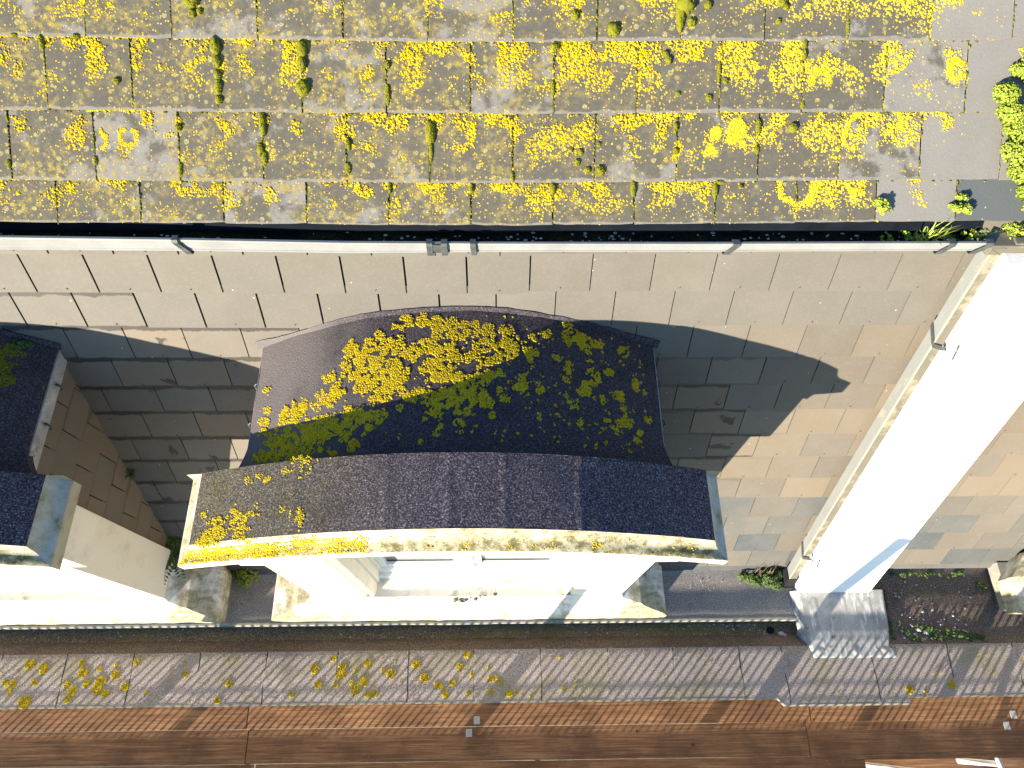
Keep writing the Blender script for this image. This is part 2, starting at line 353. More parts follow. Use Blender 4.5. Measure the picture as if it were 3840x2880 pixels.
def m_felt(name, lo, hi, moss=0.0, contrast=1.0, green_left=False, sunlit_left=False):
    t = NT(name); o = t.obj()
    nc = t.noise(o, 120, 5, 0.80, 0.0, 'Color'); cellc = t.sep(nc)
    v = t.math('ADD', t.math('MULTIPLY', cellc[0], 0.75), t.math('MULTIPLY', t.noise(o, 300, 2, 0.6), 0.25))
    v = t.sstep(v, 0.36, 0.66)
    col = t.ramp(v, [(0.0, tuple(c * 0.40 for c in lo)), (0.45, lo), (0.75, hi), (1.0, tuple(min(1, c * (1 + contrast)) for c in hi))])
    col = t.mix(t.math('MULTIPLY', t.sstep(cellc[1], 0.50, 0.70), 0.30), col, tuple(c * k for c, k in zip(hi, (1.0, 0.78, 1.18))))
    big = t.noise(o, 4.0, 5, 0.65)
    col = t.mix(t.math('MULTIPLY', t.sstep(big, 0.52, 0.72), 0.45), col, tuple(c * 0.5 for c in lo))
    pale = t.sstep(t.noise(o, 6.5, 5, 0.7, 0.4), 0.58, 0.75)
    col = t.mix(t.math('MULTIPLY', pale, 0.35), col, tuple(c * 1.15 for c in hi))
    if sunlit_left:     # sunlight on the left slope, painted in as paler felt
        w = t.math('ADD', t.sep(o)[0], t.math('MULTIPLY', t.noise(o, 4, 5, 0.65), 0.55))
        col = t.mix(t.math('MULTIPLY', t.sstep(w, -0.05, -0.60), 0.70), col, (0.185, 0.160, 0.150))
    if moss > 0:
        mk = t.math('MULTIPLY', t.sstep(t.noise(o, 2.4, 4, 0.65), 0.44, 0.66), t.sstep(cellc[2], 0.40, 0.60))
        if green_left:
            mk = t.math('MULTIPLY', t.math('ADD', t.math('MULTIPLY', mk, 0.4), 0.6), t.math('MULTIPLY', t.sstep(cellc[2], 0.44, 0.58), t.sstep(t.sep(o)[0], 0.0, -0.9)))
        col = t.mix(t.math('MULTIPLY', mk, moss), col, (0.17, 0.155, 0.035))
    h = v
    return t.out(col, 0.95, t.bump(h, 0.55, 0.004), spec=0.15)

def m_stone(name, base=(0.62, 0.585, 0.50), dirt=0.5, algae=(0.20, 0.17, 0.06), gain=0.0, white=(0.80, 0.785, 0.74), field=None):
    """weathered painted stone: white paint, ochre/olive algae blotches and dark specks"""
    t = NT(name); o = t.obj()
    n1 = t.noise(o, 7, 7, 0.68, 0.3); n2 = t.noise(o, 26, 6, 0.7)
    col = t.mix(t.noise(o, 3, 3), base, white)
    k = t.math('ADD', n1, gain)
    if field: k = t.math('ADD', k, field(t, o))
    col = t.mix(t.math('MULTIPLY', t.sstep(k, 0.44, 0.62), dirt), col, (0.36, 0.32, 0.215))
    al = t.math('MULTIPLY', t.sstep(k, 0.55, 0.70), t.sstep(n2, 0.38, 0.60))
    col = t.mix(t.math('MULTIPLY', al, dirt), col, algae)
    sp = t.math('MULTIPLY', t.sstep(t.noise(o, 120, 4, 0.75), 0.56, 0.70), t.sstep(k, 0.42, 0.60))
    col = t.mix(t.math('MULTIPLY', sp, dirt), col, (0.06, 0.055, 0.045))
    return t.out(col, 0.85, t.bump(t.math('ADD', n2, t.math('MULTIPLY', sp, -0.6)), 0.25, 0.006), spec=0.2)

def m_wood():
    t = NT("scaffold_board_wood"); o = t.obj(); rid = t.attr('rid')
    comb = t.new("ShaderNodeCombineXYZ"); t.l.new(rid, comb.inputs[2]); t.l.new(rid, comb.inputs[0])
    add = t.new("ShaderNodeVectorMath"); add.operation = 'ADD'
    t.l.new(o, add.inputs[0]); t.l.new(comb.outputs[0], add.inputs[1]); p0 = add.outputs[0]
    mp = t.new("ShaderNodeMapping"); mp.inputs['Scale'].default_value = (1.0, 34, 34); t.l.new(p0, mp.inputs[0])
    g = t.noise(mp.outputs[0], 2.2, 7, 0.7, 0.6)
    big = t.noise(p0, 2.3, 4, 0.6)
    col = t.ramp(g, [(0.25, (0.062, 0.026, 0.012)), (0.46, (0.165, 0.077, 0.034)), (0.72, (0.36, 0.195, 0.090))])
    col = t.mix(t.sstep(big, 0.40, 0.68), col, t.mix(0.65, col, (0.065, 0.028, 0.012)))
    d = t.vor(p0, 4.6); kn = t.sstep(t.math('ADD', d, t.math('MULTIPLY', t.noise(p0, 30, 3), 0.05)), 0.105, 0.06)
    col = t.mix(t.math('MULTIPLY', kn, 0.85), col, (0.025, 0.013, 0.008))
    mp2 = t.new("ShaderNodeMapping"); mp2.inputs['Scale'].default_value = (4, 60, 60); t.l.new(p0, mp2.inputs[0])
    st = t.sstep(t.noise(mp2.outputs[0], 1.0, 4, 0.6), 0.66, 0.72)
    col = t.mix(t.math('MULTIPLY', st, 0.55), col, (0.035, 0.018, 0.010))
    r = t.sep(t.vor(o, 60, 'Color')); sp = t.math('MULTIPLY', t.sstep(t.vor(o, 60), 0.16, 0.10), t.math('GREATER_THAN', r[0], 0.93))
    col = t.mix(sp, col, (0.42, 0.36, 0.24))
    return t.out(col, 0.7, t.bump(g, 0.25, 0.004), spec=0.3)

def m_lichen(name, a, b, c):
    t = NT(name); o = t.obj(); tone = t.attr('tone')
    col = t.ramp(tone, [(0.0, a), (0.5, b), (1.0, c)])
    n = t.noise(o, 260, 3, 0.7)
    col = t.mix(t.sstep(n, 0.30, 0.62), t.mix(0.55, col, (0.16, 0.095, 0.004)), col)
    return t.out(col, 0.9, t.bump(n, 0.5, 0.003), spec=0.1)

def m_leaf(name, a, b, c):
    t = NT(name); tone = t.attr('tone')
    col = t.ramp(tone, [(0.0, a), (0.55, b), (1.0, c)])
    m = t.out(col, 0.55, None, spec=0.35)
    t.b.inputs['Subsurface Weight'].default_value = 0.0
    return m

def m_lead(name, lo, hi):
    t = NT(name); o = t.obj()
    n = t.noise(o, 4, 7, 0.7, 0.5); n2 = t.noise(t.obj((14, 2.2, 2.2)), 2.5, 6, 0.7, 0.4)
    col = t.mix(t.sstep(n, 0.35, 0.68), lo, hi)
    col = t.mix(t.math('MULTIPLY', t.sstep(n2, 0.52, 0.66), 0.75), col, tuple(min(1, c * 1.55) for c in hi))
    col = t.mix(t.math('MULTIPLY', t.sstep(t.noise(o, 9, 6, 0.75), 0.58, 0.66), 0.8), col, tuple(c * 0.45 for c in lo))
    return t.out(col, 0.6, t.bump(t.noise(o, 14, 5), 0.25, 0.01), spec=0.35)

MAT = {}
MAT['upper'] = m_upper_slate()
MAT['mansard'] = m_mansard_slate()
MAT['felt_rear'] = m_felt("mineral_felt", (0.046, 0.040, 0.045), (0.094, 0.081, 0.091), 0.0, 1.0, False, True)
MAT['felt_ped'] = m_felt("coarse_mineral_felt", (0.044, 0.036, 0.043), (0.165, 0.138, 0.155), 0.80, 1.6, True)
MAT['felt_cope'] = m_felt("parapet_felt", (0.29, 0.245, 0.215), (0.47, 0.395, 0.345), 0.75, 0.35)
MAT['felt_brown'] = m_felt("brown_felt", (0.115, 0.086, 0.070), (0.24, 0.185, 0.155), 0.25, 0.5)
MAT['felt_dark'] = m_felt("dark_felt", (0.13, 0.10, 0.062), (0.29, 0.228, 0.145), 0.75, 0.5)
def f_coping(t, o):     # grime collects on the lower ledge of the hollow moulding
    y = t.sep(o)[1]
    return t.math('MULTIPLY', t.sstep(y, -0.040, -0.075), 0.17)
def f_sill(t, o):       # algae on the outer ends and along the front arris
    x, y, z = t.sep(o)[0], t.sep(o)[1], t.sep(o)[2]
    a = t.math('MULTIPLY', t.sstep(t.math('ABSOLUTE', x), 1.02, 1.16), 0.15)
    b = t.math('MULTIPLY', t.sstep(y, -0.085, -0.128), 0.12)
    c = t.math('MULTIPLY', t.sstep(y, -0.02, -0.08), 0.05)
    return t.math('ADD', t.math('ADD', a, b), c)
MAT['coping'] = m_stone("lichened_coping_stone", (0.36, 0.32, 0.24), 0.95, (0.11, 0.095, 0.03), 0.10, (0.54, 0.50, 0.42), f_coping)
MAT['end_face'] = m_stone("ochre_stone_face", (0.36, 0.31, 0.19), 0.9, (0.20, 0.17, 0.06), 0.05, (0.44, 0.39, 0.26))
MAT['end_coping'] = m_stone("mottled_stone", (0.38, 0.37, 0.31), 0.9, (0.17, 0.16, 0.065), 0.09, (0.46, 0.46, 0.44))
MAT['sill'] = m_stone("painted_sill_stone", (0.62, 0.58, 0.49), 0.82, (0.20, 0.17, 0.065), -0.05, (0.74, 0.71, 0.64), f_sill)
MAT['white'] = m_stone("cream_painted_render", (0.76, 0.68, 0.54), 0.22, (0.45, 0.39, 0.28), -0.06, (0.79, 0.72, 0.59))
MAT['render'] = m_stone("smooth_white_render", (0.80, 0.79, 0.75), 0.10, (0.6, 0.57, 0.5), -0.08, (0.82, 0.815, 0.79))
MAT['joinery'] = simple("white_joinery_paint", (0.78, 0.765, 0.72), 0.45, 0.06, 8)
MAT['pvc'] = simple("white_gutter_plastic", (0.205, 0.207, 0.20), 0.4, 0.10, 9)
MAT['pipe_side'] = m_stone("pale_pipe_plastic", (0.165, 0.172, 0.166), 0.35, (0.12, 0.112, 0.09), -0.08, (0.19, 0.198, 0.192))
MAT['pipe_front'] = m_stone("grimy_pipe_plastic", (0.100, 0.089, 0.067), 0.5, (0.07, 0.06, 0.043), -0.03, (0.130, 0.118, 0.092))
MAT['black'] = simple("black_plastic", (0.014, 0.015, 0.017), 0.55, 0.3, 15, 0.15)
MAT['clip'] = simple("dark_grey_plastic", (0.050, 0.056, 0.055), 0.4, 0.25, 25, 0.5)
MAT['muck'] = m_felt("gutter_muck", (0.010, 0.009, 0.006), (0.03, 0.028, 0.016), 0.3, 1.2)
MAT['fascia'] = simple("dark_fascia", (0.006, 0.008, 0.012), 0.85, 0.3, 12, 0.05)
MAT['underlay'] = simple("dark_underlay", (0.012, 0.011, 0.010), 0.9, 0.2, 10)
MAT['wood'] = m_wood()
MAT['lead'] = m_lead("lead_sheet", (0.20, 0.196, 0.185), (0.36, 0.352, 0.335))
MAT['lead_pale'] = m_lead("pale_lead", (0.26, 0.25, 0.23), (0.42, 0.41, 0.38))
MAT['flatgrey'] = m_felt("grey_flat_roof", (0.27, 0.240, 0.210), (0.40, 0.36, 0.32), 0.10, 0.3)
MAT['edge'] = m_stone("white_roll_edge", (0.18, 0.168, 0.145), 0.8, (0.11, 0.10, 0.065), 0.03, (0.25, 0.243, 0.22))
MAT['steel'] = simple("galvanised_steel", (0.36, 0.38, 0.38), 0.45, 0.15, 20, 0.5, metal=0.3)
MAT['green_steel'] = simple("green_painted_steel", (0.10, 0.20, 0.13), 0.5, 0.4, 12)
MAT['clipplate'] = simple("grey_metal_plate", (0.30, 0.30, 0.285), 0.5, 0.1, 30)
MAT['ground'] = m_stone("pavement", (0.16, 0.145, 0.105), 0.6, white=(0.26, 0.24, 0.19))
MAT['cream'] = m_stone("cream_render", (0.62, 0.56, 0.44), 0.3)
MAT['lich_roof'] = m_lichen("yellow_roof_lichen", (0.40, 0.26, 0.004), (0.50, 0.365, 0.006), (0.50, 0.42, 0.045))
MAT['lich_felt'] = m_lichen("golden_felt_lichen", (0.36, 0.25, 0.006), (0.54, 0.40, 0.012), (0.58, 0.47, 0.045))
MAT['moss'] = m_lichen("green_moss", (0.045, 0.060, 0.006), (0.13, 0.145, 0.012), (0.23, 0.22, 0.02))
MAT['sedum'] = m_leaf("stonecrop_leaf", (0.07, 0.11, 0.012), (0.24, 0.30, 0.025), (0.42, 0.45, 0.045))
MAT['fern'] = m_leaf("fern_leaf", (0.015, 0.04, 0.008), (0.06, 0.11, 0.018), (0.14, 0.18, 0.03))
MAT['grassleaf'] = m_leaf("grass_leaf", (0.10, 0.16, 0.02), (0.28, 0.34, 0.05), (0.42, 0.45, 0.09))
MAT['twig'] = simple("dry_twig", (0.24, 0.18, 0.11), 0.8, 0.3, 40)
MAT['shell'] = simple("pale_shell", (0.42, 0.41, 0.35), 0.6, 0.2, 60)
MAT['glass'] = simple("window_glass", (0.21, 0.22, 0.21), 0.08, 0.05, 4, 0.6, 0.0)
MAT['dark'] = simple("dark_opening", (0.006, 0.006, 0.006), 0.9)
MAT['rivet'] = simple("copper_rivet", (0.10, 0.085, 0.07), 0.5, 0.3, 40)

# ------------------------------------------------------------------ lichen meshes (numpy)
def lichen_object(name, pts, nrm, rad, mat, parent=None, loc=None, seed=1, tone_bias=None, flat=0.26):
    """many small crumbly rosettes in ONE mesh; pts/nrm in world metres"""
    rng = np.random.default_rng(seed)
    P = np.asarray(pts, float); N = np.asarray(nrm, float); r = np.asarray(rad, float)
    n = len(P)
    N /= np.linalg.norm(N, axis=1)[:, None]
    ref = np.tile(np.array([1.0, 0.013, 0.02]), (n, 1))
    U = ref - N * (ref * N).sum(1)[:, None]; U /= np.linalg.norm(U, axis=1)[:, None]
    W = np.cross(N, U)
    K = 7
    ang0 = rng.random(n) * 6.283
    V = np.empty((n, 1 + 2 * K, 3))
    V[:, 0] = P + N * (r * flat * (0.55 + 0.7 * rng.random(n)))[:, None]
    lob = 1 + 0.42 * (rng.random((n, K)) - 0.5) * 2
    for k in range(K):
        a = ang0 + 2 * pi * k / K
        d = U * np.cos(a)[:, None] + W * np.sin(a)[:, None]
        V[:, 1 + k] = P + d * (r * 0.62 * lob[:, k])[:, None] + N * (r * flat * (0.6 + 0.8 * rng.random(n)))[:, None]
        V[:, 1 + K + k] = P + d * (r * lob[:, k])[:, None] - N * 0.0006
    tris = []
    for k in range(K):
        k2 = (k + 1) % K
        tris.append((0, 1 + k, 1 + k2))
        tris.append((1 + k, 1 + K + k, 1 + K + k2)); tris.append((1 + k, 1 + K + k2, 1 + k2))
    T = np.array(tris)
    F = (T[None] + (np.arange(n) * (1 + 2 * K))[:, None, None]).reshape(-1, 3)
    off = np.array(wloc(parent)) if parent is not None else np.array(loc if loc is not None else (0, 0, 0), float)
    VV = (V.reshape(-1, 3) - off)
    me = bpy.data.meshes.new(name)
    me.vertices.add(len(VV)); me.vertices.foreach_set('co', VV.ravel().astype(np.float32))
    me.loops.add(F.size); me.loops.foreach_set('vertex_index', F.ravel().astype(np.int32))
    me.polygons.add(len(F)); me.polygons.foreach_set('loop_start', (np.arange(len(F)) * 3).astype(np.int32))
    try: me.polygons.foreach_set('loop_total', np.full(len(F), 3, np.int32))
    except Exception: pass
    me.update(calc_edges=True); me.validate(clean_customdata=False)
    tone = np.clip(0.5 + 0.28 * rng.standard_normal(n) + (0 if tone_bias is None else tone_bias), 0, 1)
    at = me.attributes.new('tone', 'FLOAT', 'POINT')
    tv = np.repeat(tone, 1 + 2 * K).reshape(n, -1); tv[:, 0] -= 0.15
    at.data.foreach_set('value', np.clip(tv, 0, 1).ravel().astype(np.float32))
    me.materials.append(mat)
    o = bpy.data.objects.new(name, me); COL.objects.link(o)
    if parent is not None: o.parent = parent
    else: o.location = off
    return o

def fbm(x, y, z=0.0, s=1.0):
    return (noise.noise((x*s, y*s, z)) + 0.5 * noise.noise((x*s*2.03, y*s*2.03, z+7)) + 0.25 * noise.noise((x*s*4.1, y*s*4.1, z+13))
            + 0.125 * noise.noise((x*s*8.3, y*s*8.3, z+17)))

# ================================================================== UPPER ROOF
SAGX = [-3, .2, .93, 1.65, 2.35, 3.13, 3.73, 4.33, 5.2, 8]
SAGV = [.006, .0033, -.0013, -.0058, -.0086, -.0016, .0034, .0084, .010, .010]
def sag(x): return float(np.interp(x, SAGX, SAGV))
E_UP = Vector((0, cos(A1), sin(A1))); N_UP = Vector((0, -sin(A1), cos(A1)))
def up(x, s, h=0.0): return Vector((x, 0, 0)) + E_UP * (s + sag(x)) + N_UP * h

def slate(mb, fn, xa, xb, s0, s1, h0, h1, th, rnd, old=0.0, lap=0.045, nseg=6, **attr):
    """one slate: lower edge s0 lifted h0, head s1+lap at h1; ragged tail when old"""
    skew = rnd.uniform(-1, 1) * 0.0025 * old
    top = s1 + lap
    f = lambda x, s, h: fn(x, s, h)
    low = []
    for i in range(nseg + 1):
        u = i / nseg
        j = rnd.uniform(-1, 1) * 0.0016 * old
        if i in (0, nseg): j += abs(rnd.gauss(0, 0.0022)) * old
        low.append((xa + (xb - xa) * u, s0 + j + skew * (u - .5) * 2))
    eh = rnd.uniform(-1, 1) * 0.0012 * old
    hl = lambda u: h0 + eh * (u - .5) * 2
    vs = []; uvs = []
    for i, (x, s) in enumerate(low):
        vs.append(f(x, s, hl(i/nseg))); uvs.append((i/nseg, 0))
    side = (rnd.uniform(-1, 1) * 0.001 * old, rnd.uniform(-1, 1) * 0.001 * old)
    vs.append(f(xb + side[1], top, h1)); uvs.append((1, 1 + lap / (s1 - s0)))
    vs.append(f(xa + side[0], top, h1)); uvs.append((0, 1 + lap / (s1 - s0)))
    n = len(vs)
    for i, (x, s) in enumerate(low):
        vs.append(f(x, s, hl(i/nseg) - th)); uvs.append((i/nseg, 0))
    vs.append(f(xb + side[1], top, h1 - th)); uvs.append((1, 1.1)); vs.append(f(xa + side[0], top, h1 - th)); uvs.append((0, 1.1))
    fs = [tuple(range(n))] + [(i, i + n, (i + 1) % n + n, (i + 1) % n) for i in range(n)]
    mb.add(vs, fs, False, uvs, **attr)

DEN = [  # lichen cover 0..9 read off each half-slate, 24 columns of 0.175 m
 "553446226625654447784000", "455345324354767566688610"[:24], ]
DEN = {
 'r1':  "555344622625565554577840",
 'r2a': "455345323754476758655610",
 'r2b': "444464343325465548556510",
 'r3a': "323245335644584433676610",
 'r3b': "232243243443464323662200",
 'r4':  "545554344566583556364100",
}
ROWS_S = [0.0, 0.1726, 0.4506, 0.7335, 1.012, 1.29, 1.57]
def dens(x, s):
    c = (x - 0.26) / 0.1748
    if s < 0.1726: k = 'r4'
    elif s < 0.31: k = 'r3b'
    elif s < 0.4506: k = 'r3a'
    elif s < 0.592: k = 'r2b'
    elif s < 0.7335: k = 'r2a'
    else: k = 'r1'
    row = DEN[k]
    c = min(max(c - 0.5, 0), 22.999)
    i = int(c); f = c - i
    a = int(row[i]); b = int(row[min(i + 1, 23)])
    return (a * (1 - f) + b * f) / 9.0

roof = empty("slate_roof", (2.3, 0.4, 0.26), "shallow upper slate roof slope crusted with yellow lichen above the black gutter", "roof")
mb = MB(); rnd = random.Random(5)
BASEX = [0.4506, 0.280, 0.452, 0.6275, 0.452, 0.62]
XR0, XR1 = -2.2, 6.0
for r in range(6):
    s0, s1 = ROWS_S[r], ROWS_S[r + 1]
    k0 = math.floor((XR0 - BASEX[r]) / 0.345)
    x = BASEX[r] + 0.345 * k0
    while x < XR1:
        xa, xb = x + 0.0035, x + 0.345 - 0.0035
        xm = (xa + xb) / 2
        d = dens(xm, (s0 + s1) / 2)
        gr = min(.95, max(.18, 0.34 + d * .75 + rnd.uniform(-.18, .16)))
        if xm > 3.75: gr = max(0.0, d * 0.75 - .02)
        tone = 1.0
        if r == 0 and xm > 4.25 and xm < 4.6: tone = 0.15; gr = 0.0
        slate(mb, up, xa + rnd.uniform(-.001, .001), xb + rnd.uniform(-.001, .001), s0 + rnd.uniform(-.0015, .0015), s1, 0.013, 0.004, 0.006, rnd, 1.0,
              tone=tone, grime=gr, rid=rnd.uniform(0, 40))
        x += 0.345
mb.build("slates", MAT['upper'], roof)
mb = MB()
mb.add([up(XR0, -0.0, -0.004) + Vector((0, 0.012, 0)), up(XR1, 0.0, -0.004) + Vector((0, 0.012, 0)), up(XR1, 1.75, -0.004), up(XR0, 1.75, -0.004)], [(0, 1, 2, 3)])
mb.build("underlay", MAT['underlay'], roof)

# lichen on the upper slates
rnd = random.Random(11)
pts = []; rad = []; bias = []
def q_norm(p):   # threshold for a wanted cover, from the spread of fbm()
    p = min(max(p, 0.002), 0.998)
    t = sqrt(-2 * math.log(min(p, 1 - p)))
    z = t - (2.30753 + 0.27061 * t) / (1 + 0.99229 * t + 0.04481 * t * t)
    return z if p < 0.5 else -z
x0, x1 = -1.2, 5.1
ncand = 190000
for i in range(ncand):
    x = rnd.uniform(x0, x1); s = rnd.uniform(0.004, 1.12)
    d = dens(x, s)
    if d <= 0.0: continue
    thr = 0.34 * q_norm(min(0.93, d * (0.76 if x < 1.7 else 0.76 + .20 * min(1, (x - 1.7) / .7))))
    n = fbm(x, s, 3.1, 10.0 if x < 2.2 else 7.5)
    if n < thr:
        if n > thr - .22 and rnd.random() < .30 * (1 - (thr - n) / .22):
            pts.append(up(x, s, 0.0072)); rad.append(rnd.uniform(.0013, .0030)); bias.append(-.30)
        continue
    if noise.noise((x * 120, s * 120, 5)) < -.30 + (.25 if n < thr + .06 else 0): continue
    # keep the joints and tails mostly free
    pts.append(up(x, s, 0.0065 + 0.004 * rnd.random())); rad.append(rnd.uniform(0.0022, 0.0056) * (1.15 if n > thr + .15 else 0.85))
    bias.append(0.38 * min(1, (x - 2.7) / 0.9) if x > 2.7 else 0.0)
for i in range(6500):
    x = rnd.uniform(x0, x1); s = rnd.uniform(0.004, 1.12)
    if rnd.random() > dens(x, s) * 1.0: continue
    pts.append(up(x, s, 0.008)); rad.append(abs(rnd.gauss(0, 0.0020)) + 0.0013)
    bias.append(-0.1)
for i in range(2600):      # crust that follows the slate tails
    x = rnd.uniform(-1.2, 2.6); c = rnd.choice([0, 1, 1, 2, 2, 3])
    if fbm(x, c * 3.1, 9, 6) < -.05 + (x > 1.2) * .22: continue
    s = ROWS_S[c + 1] + abs(rnd.gauss(0, .005)) - .001
    pts.append(up(x, s, 0.011)); rad.append(rnd.uniform(.0022, .0055)); bias.append(-.12)
for (x, s, r, a0, a1, w) in RINGS:
    nn = int(40 + 5000 * (r + w) * w * abs(a1 - a0) / 360 * 60)
    nn = min(int(nn * 1.6), 600)
    for i in range(nn):
        a = radians(rnd.uniform(a0, a1))
        rr = (r + rnd.gauss(0, 0.42) * w if r > 0 else w * sqrt(rnd.random())) * (1 + .16 * noise.noise((cos(a) * 2 + x, sin(a) * 2, s)))
        xx = x + rr * cos(a); ss = s - rr * sin(a) * 1.15
        if ss < 0.003: continue
        pts.append(up(xx, ss, 0.009)); rad.append(rnd.uniform(0.0024, 0.0050)); bias.append(0.3 if x > 3.0 else 0.02)
o = lichen_object("lichen", pts, [N_UP] * len(pts), rad, MAT['lich_roof'], roof, seed=3, tone_bias=np.array(bias))
o["kind"] = "stuff"
# fine moss beads in the slate joints
mb = MB(); rnd = random.Random(21)
for r in range(5):
    s0, s1 = ROWS_S[r], ROWS_S[r + 1]
    for k in range(-6, 16):
        xj = BASEX[r] + 0.345 * k
        if xj < -1.2 or xj > 5.2: continue
        wgt = 1.0 if xj < 3.3 else 0.45
        s = s0 + rnd.uniform(.0, .02)
        while s < s1 - 0.005:
            if rnd.random() < 0.8 * wgt:
                q = rnd.uniform(0.003, 0.0065)
                mb.blob(up(xj + rnd.gauss(0, .0012), s, 0.008), q * 0.8, q * rnd.uniform(1.0, 2.4), q * 0.9, 6, 4, 0.5, rnd.randrange(9999), (Vector((1,0,0)), E_UP, N_UP), tone=rnd.uniform(0, .6))
            s += rnd.uniform(.006, .018)
    # along the tails
    x = -1.0
    while x < 5.0:
        if rnd.random() < (0.45 if x < 3.4 else .3):
            q = rnd.uniform(0.002, 0.0045)
            mb.blob(up(x, s1 - 0.004, 0.006), q * 2.2, q, q, 6, 4, .5, rnd.randrange(9999), (Vector((1,0,0)), E_UP, N_UP), tone=rnd.uniform(0, .35))
        x += rnd.uniform(.01, .05)
mb.build("joint_moss", MAT['moss'], roof, kind="stuff")

# ---- moss cushions, each its own thing
COURSE = ["lowest upper slate course", "second upper slate course", "third upper slate course", "topmost upper slate course"]
def course(s): return 0 if s < .1726 else 1 if s < .4506 else 2 if s < .7335 else 3
ORD = ["first", "second", "third", "fourth", "fifth", "sixth", "seventh", "eighth", "ninth", "tenth", "eleventh", "twelfth", "thirteenth", "fourteenth",
       "fifteenth", "sixteenth", "seventeenth", "eighteenth", "nineteenth", "twentieth", "twenty-first", "twenty-second", "twenty-third", "twenty-fourth"]
for c in range(4):
    row = sorted([m for m in MOSS if course(m[1]) == c])
    for i, (x, s, rx, ry) in enumerate(row):
        mb = MB()
        rx2, ry2 = max(rx, 0.006), max(ry, 0.006)
        hz = min(rx2, ry2) * 0.85
        rr = random.Random(int(x * 1000) + c)
        mb.blob(up(x, s, 0.010), rx2, ry2, hz, 14, 9, 0.35, rr.randrange(9999), (Vector((1,0,0)), E_UP, N_UP), tone=0.5)
        for q in range(int(40 + 60000 * rx2 * ry2)):      # crumbly surface of tiny shoots
            a = rr.random() * 6.283; t = math.acos(1 - rr.random())
            dx, ds, dh = sin(t) * cos(a) * rx2 * .95, sin(t) * sin(a) * ry2 * .95, cos(t) * hz * .95
            w = rr.uniform(.0018, .0034)
            mb.blob(up(x + dx, s + ds, 0.010 + dh), w, w, w, 5, 3, 0.4, q, (Vector((1,0,0)), E_UP, N_UP), tone=min(1, max(0, rr.gauss(.5, .3))))
        shape = "long slim" if ry > 1.6 * rx else "flat wide" if rx > 1.6 * ry else "large round" if rx > 0.02 else "small round"
        o = mb.build("moss_cushion", MAT['moss'], None, up(x, s, 0.008))
        if i == 0: where = "leftmost"
        elif i == len(row) - 1: where = "rightmost"
        else: where = ORD[i] + " from left"
        tag(o, f"{shape} moss cushion, {where} on the {COURSE[c]}", "moss", "moss cushions on the upper slates")

# ================================================================== GUTTER
GX = [-2.5, .24, .95, 1.66, 2.34, 3.1, 4.40]; GZ = [.045, .022, .006, -.017, -.022, -.024, -.018]
GH = [.085, .080, .072, .066, .050, .048, .048]
def gz(x): return float(np.interp(x, GX, GZ))
def gh(x): return float(np.interp(x, GX, GH))
gut = empty("gutter", (2.0, -.05, -.05), "white fronted eaves gutter full of black muck under the lichen covered roof", "gutter")
NX = 46; gx0, gx1 = -2.2, 4.385
mb = MB()
prof = lambda x: [(-.080, gz(x) - .002), (-.081, gz(x) + .002), (-.092, gz(x) + .003), (-.095, gz(x) - .006), (-.093, gz(x) - .012), (-.095, gz(x) - gh(x) * .74), (-.099, gz(x) - gh(x) * .78), (-.099, gz(x) - gh(x) * .90), (-.092, gz(x) - gh(x) - .004)]
xs = [gx0 + (gx1 - gx0) * i / NX for i in range(NX + 1)]
m_ = len(prof(0)); vs = []; fs = []
for x in xs: vs += [(x, p[0], p[1]) for p in prof(x)]
for i in range(NX):
    for j in range(m_ - 1): fs.append((i*m_+j, i*m_+j+1, (i+1)*m_+j+1, (i+1)*m_+j))
mb.add(vs, fs)
mb.build("front_face", MAT['pvc'], gut)
mb = MB()
prof = lambda x: [(-.0795, gz(x) + .001), (-.078, gz(x) - .062), (-.06, -.085 + gz(x) * .3), (-.01, -.085 + gz(x) * .3), (.012, -.07), (.014, -.012)]
m_ = len(prof(0)); vs = []; fs = []
for x in xs: vs += [(x, p[0], p[1]) for p in prof(x)]
for i in range(NX):
    for j in range(m_ - 1): fs.append((i*m_+j, i*m_+j+1, (i+1)*m_+j+1, (i+1)*m_+j))
mb.add(vs, fs); mb.build("trough", MAT['black'], gut)
mb = MB()
def silt(u, v):
    x = gx0 + (gx1 - gx0) * u; y = -.078 + .088 * v
    return (x, y, -.066 + gz(x) * .3 + .006 * noise.noise((x * 14, y * 60, 0)) + .004 * noise.noise((x * 60, y * 90, 4)))
mb.grid(silt, 260, 8); mb.build("silt", MAT['muck'], gut)
mb = MB()
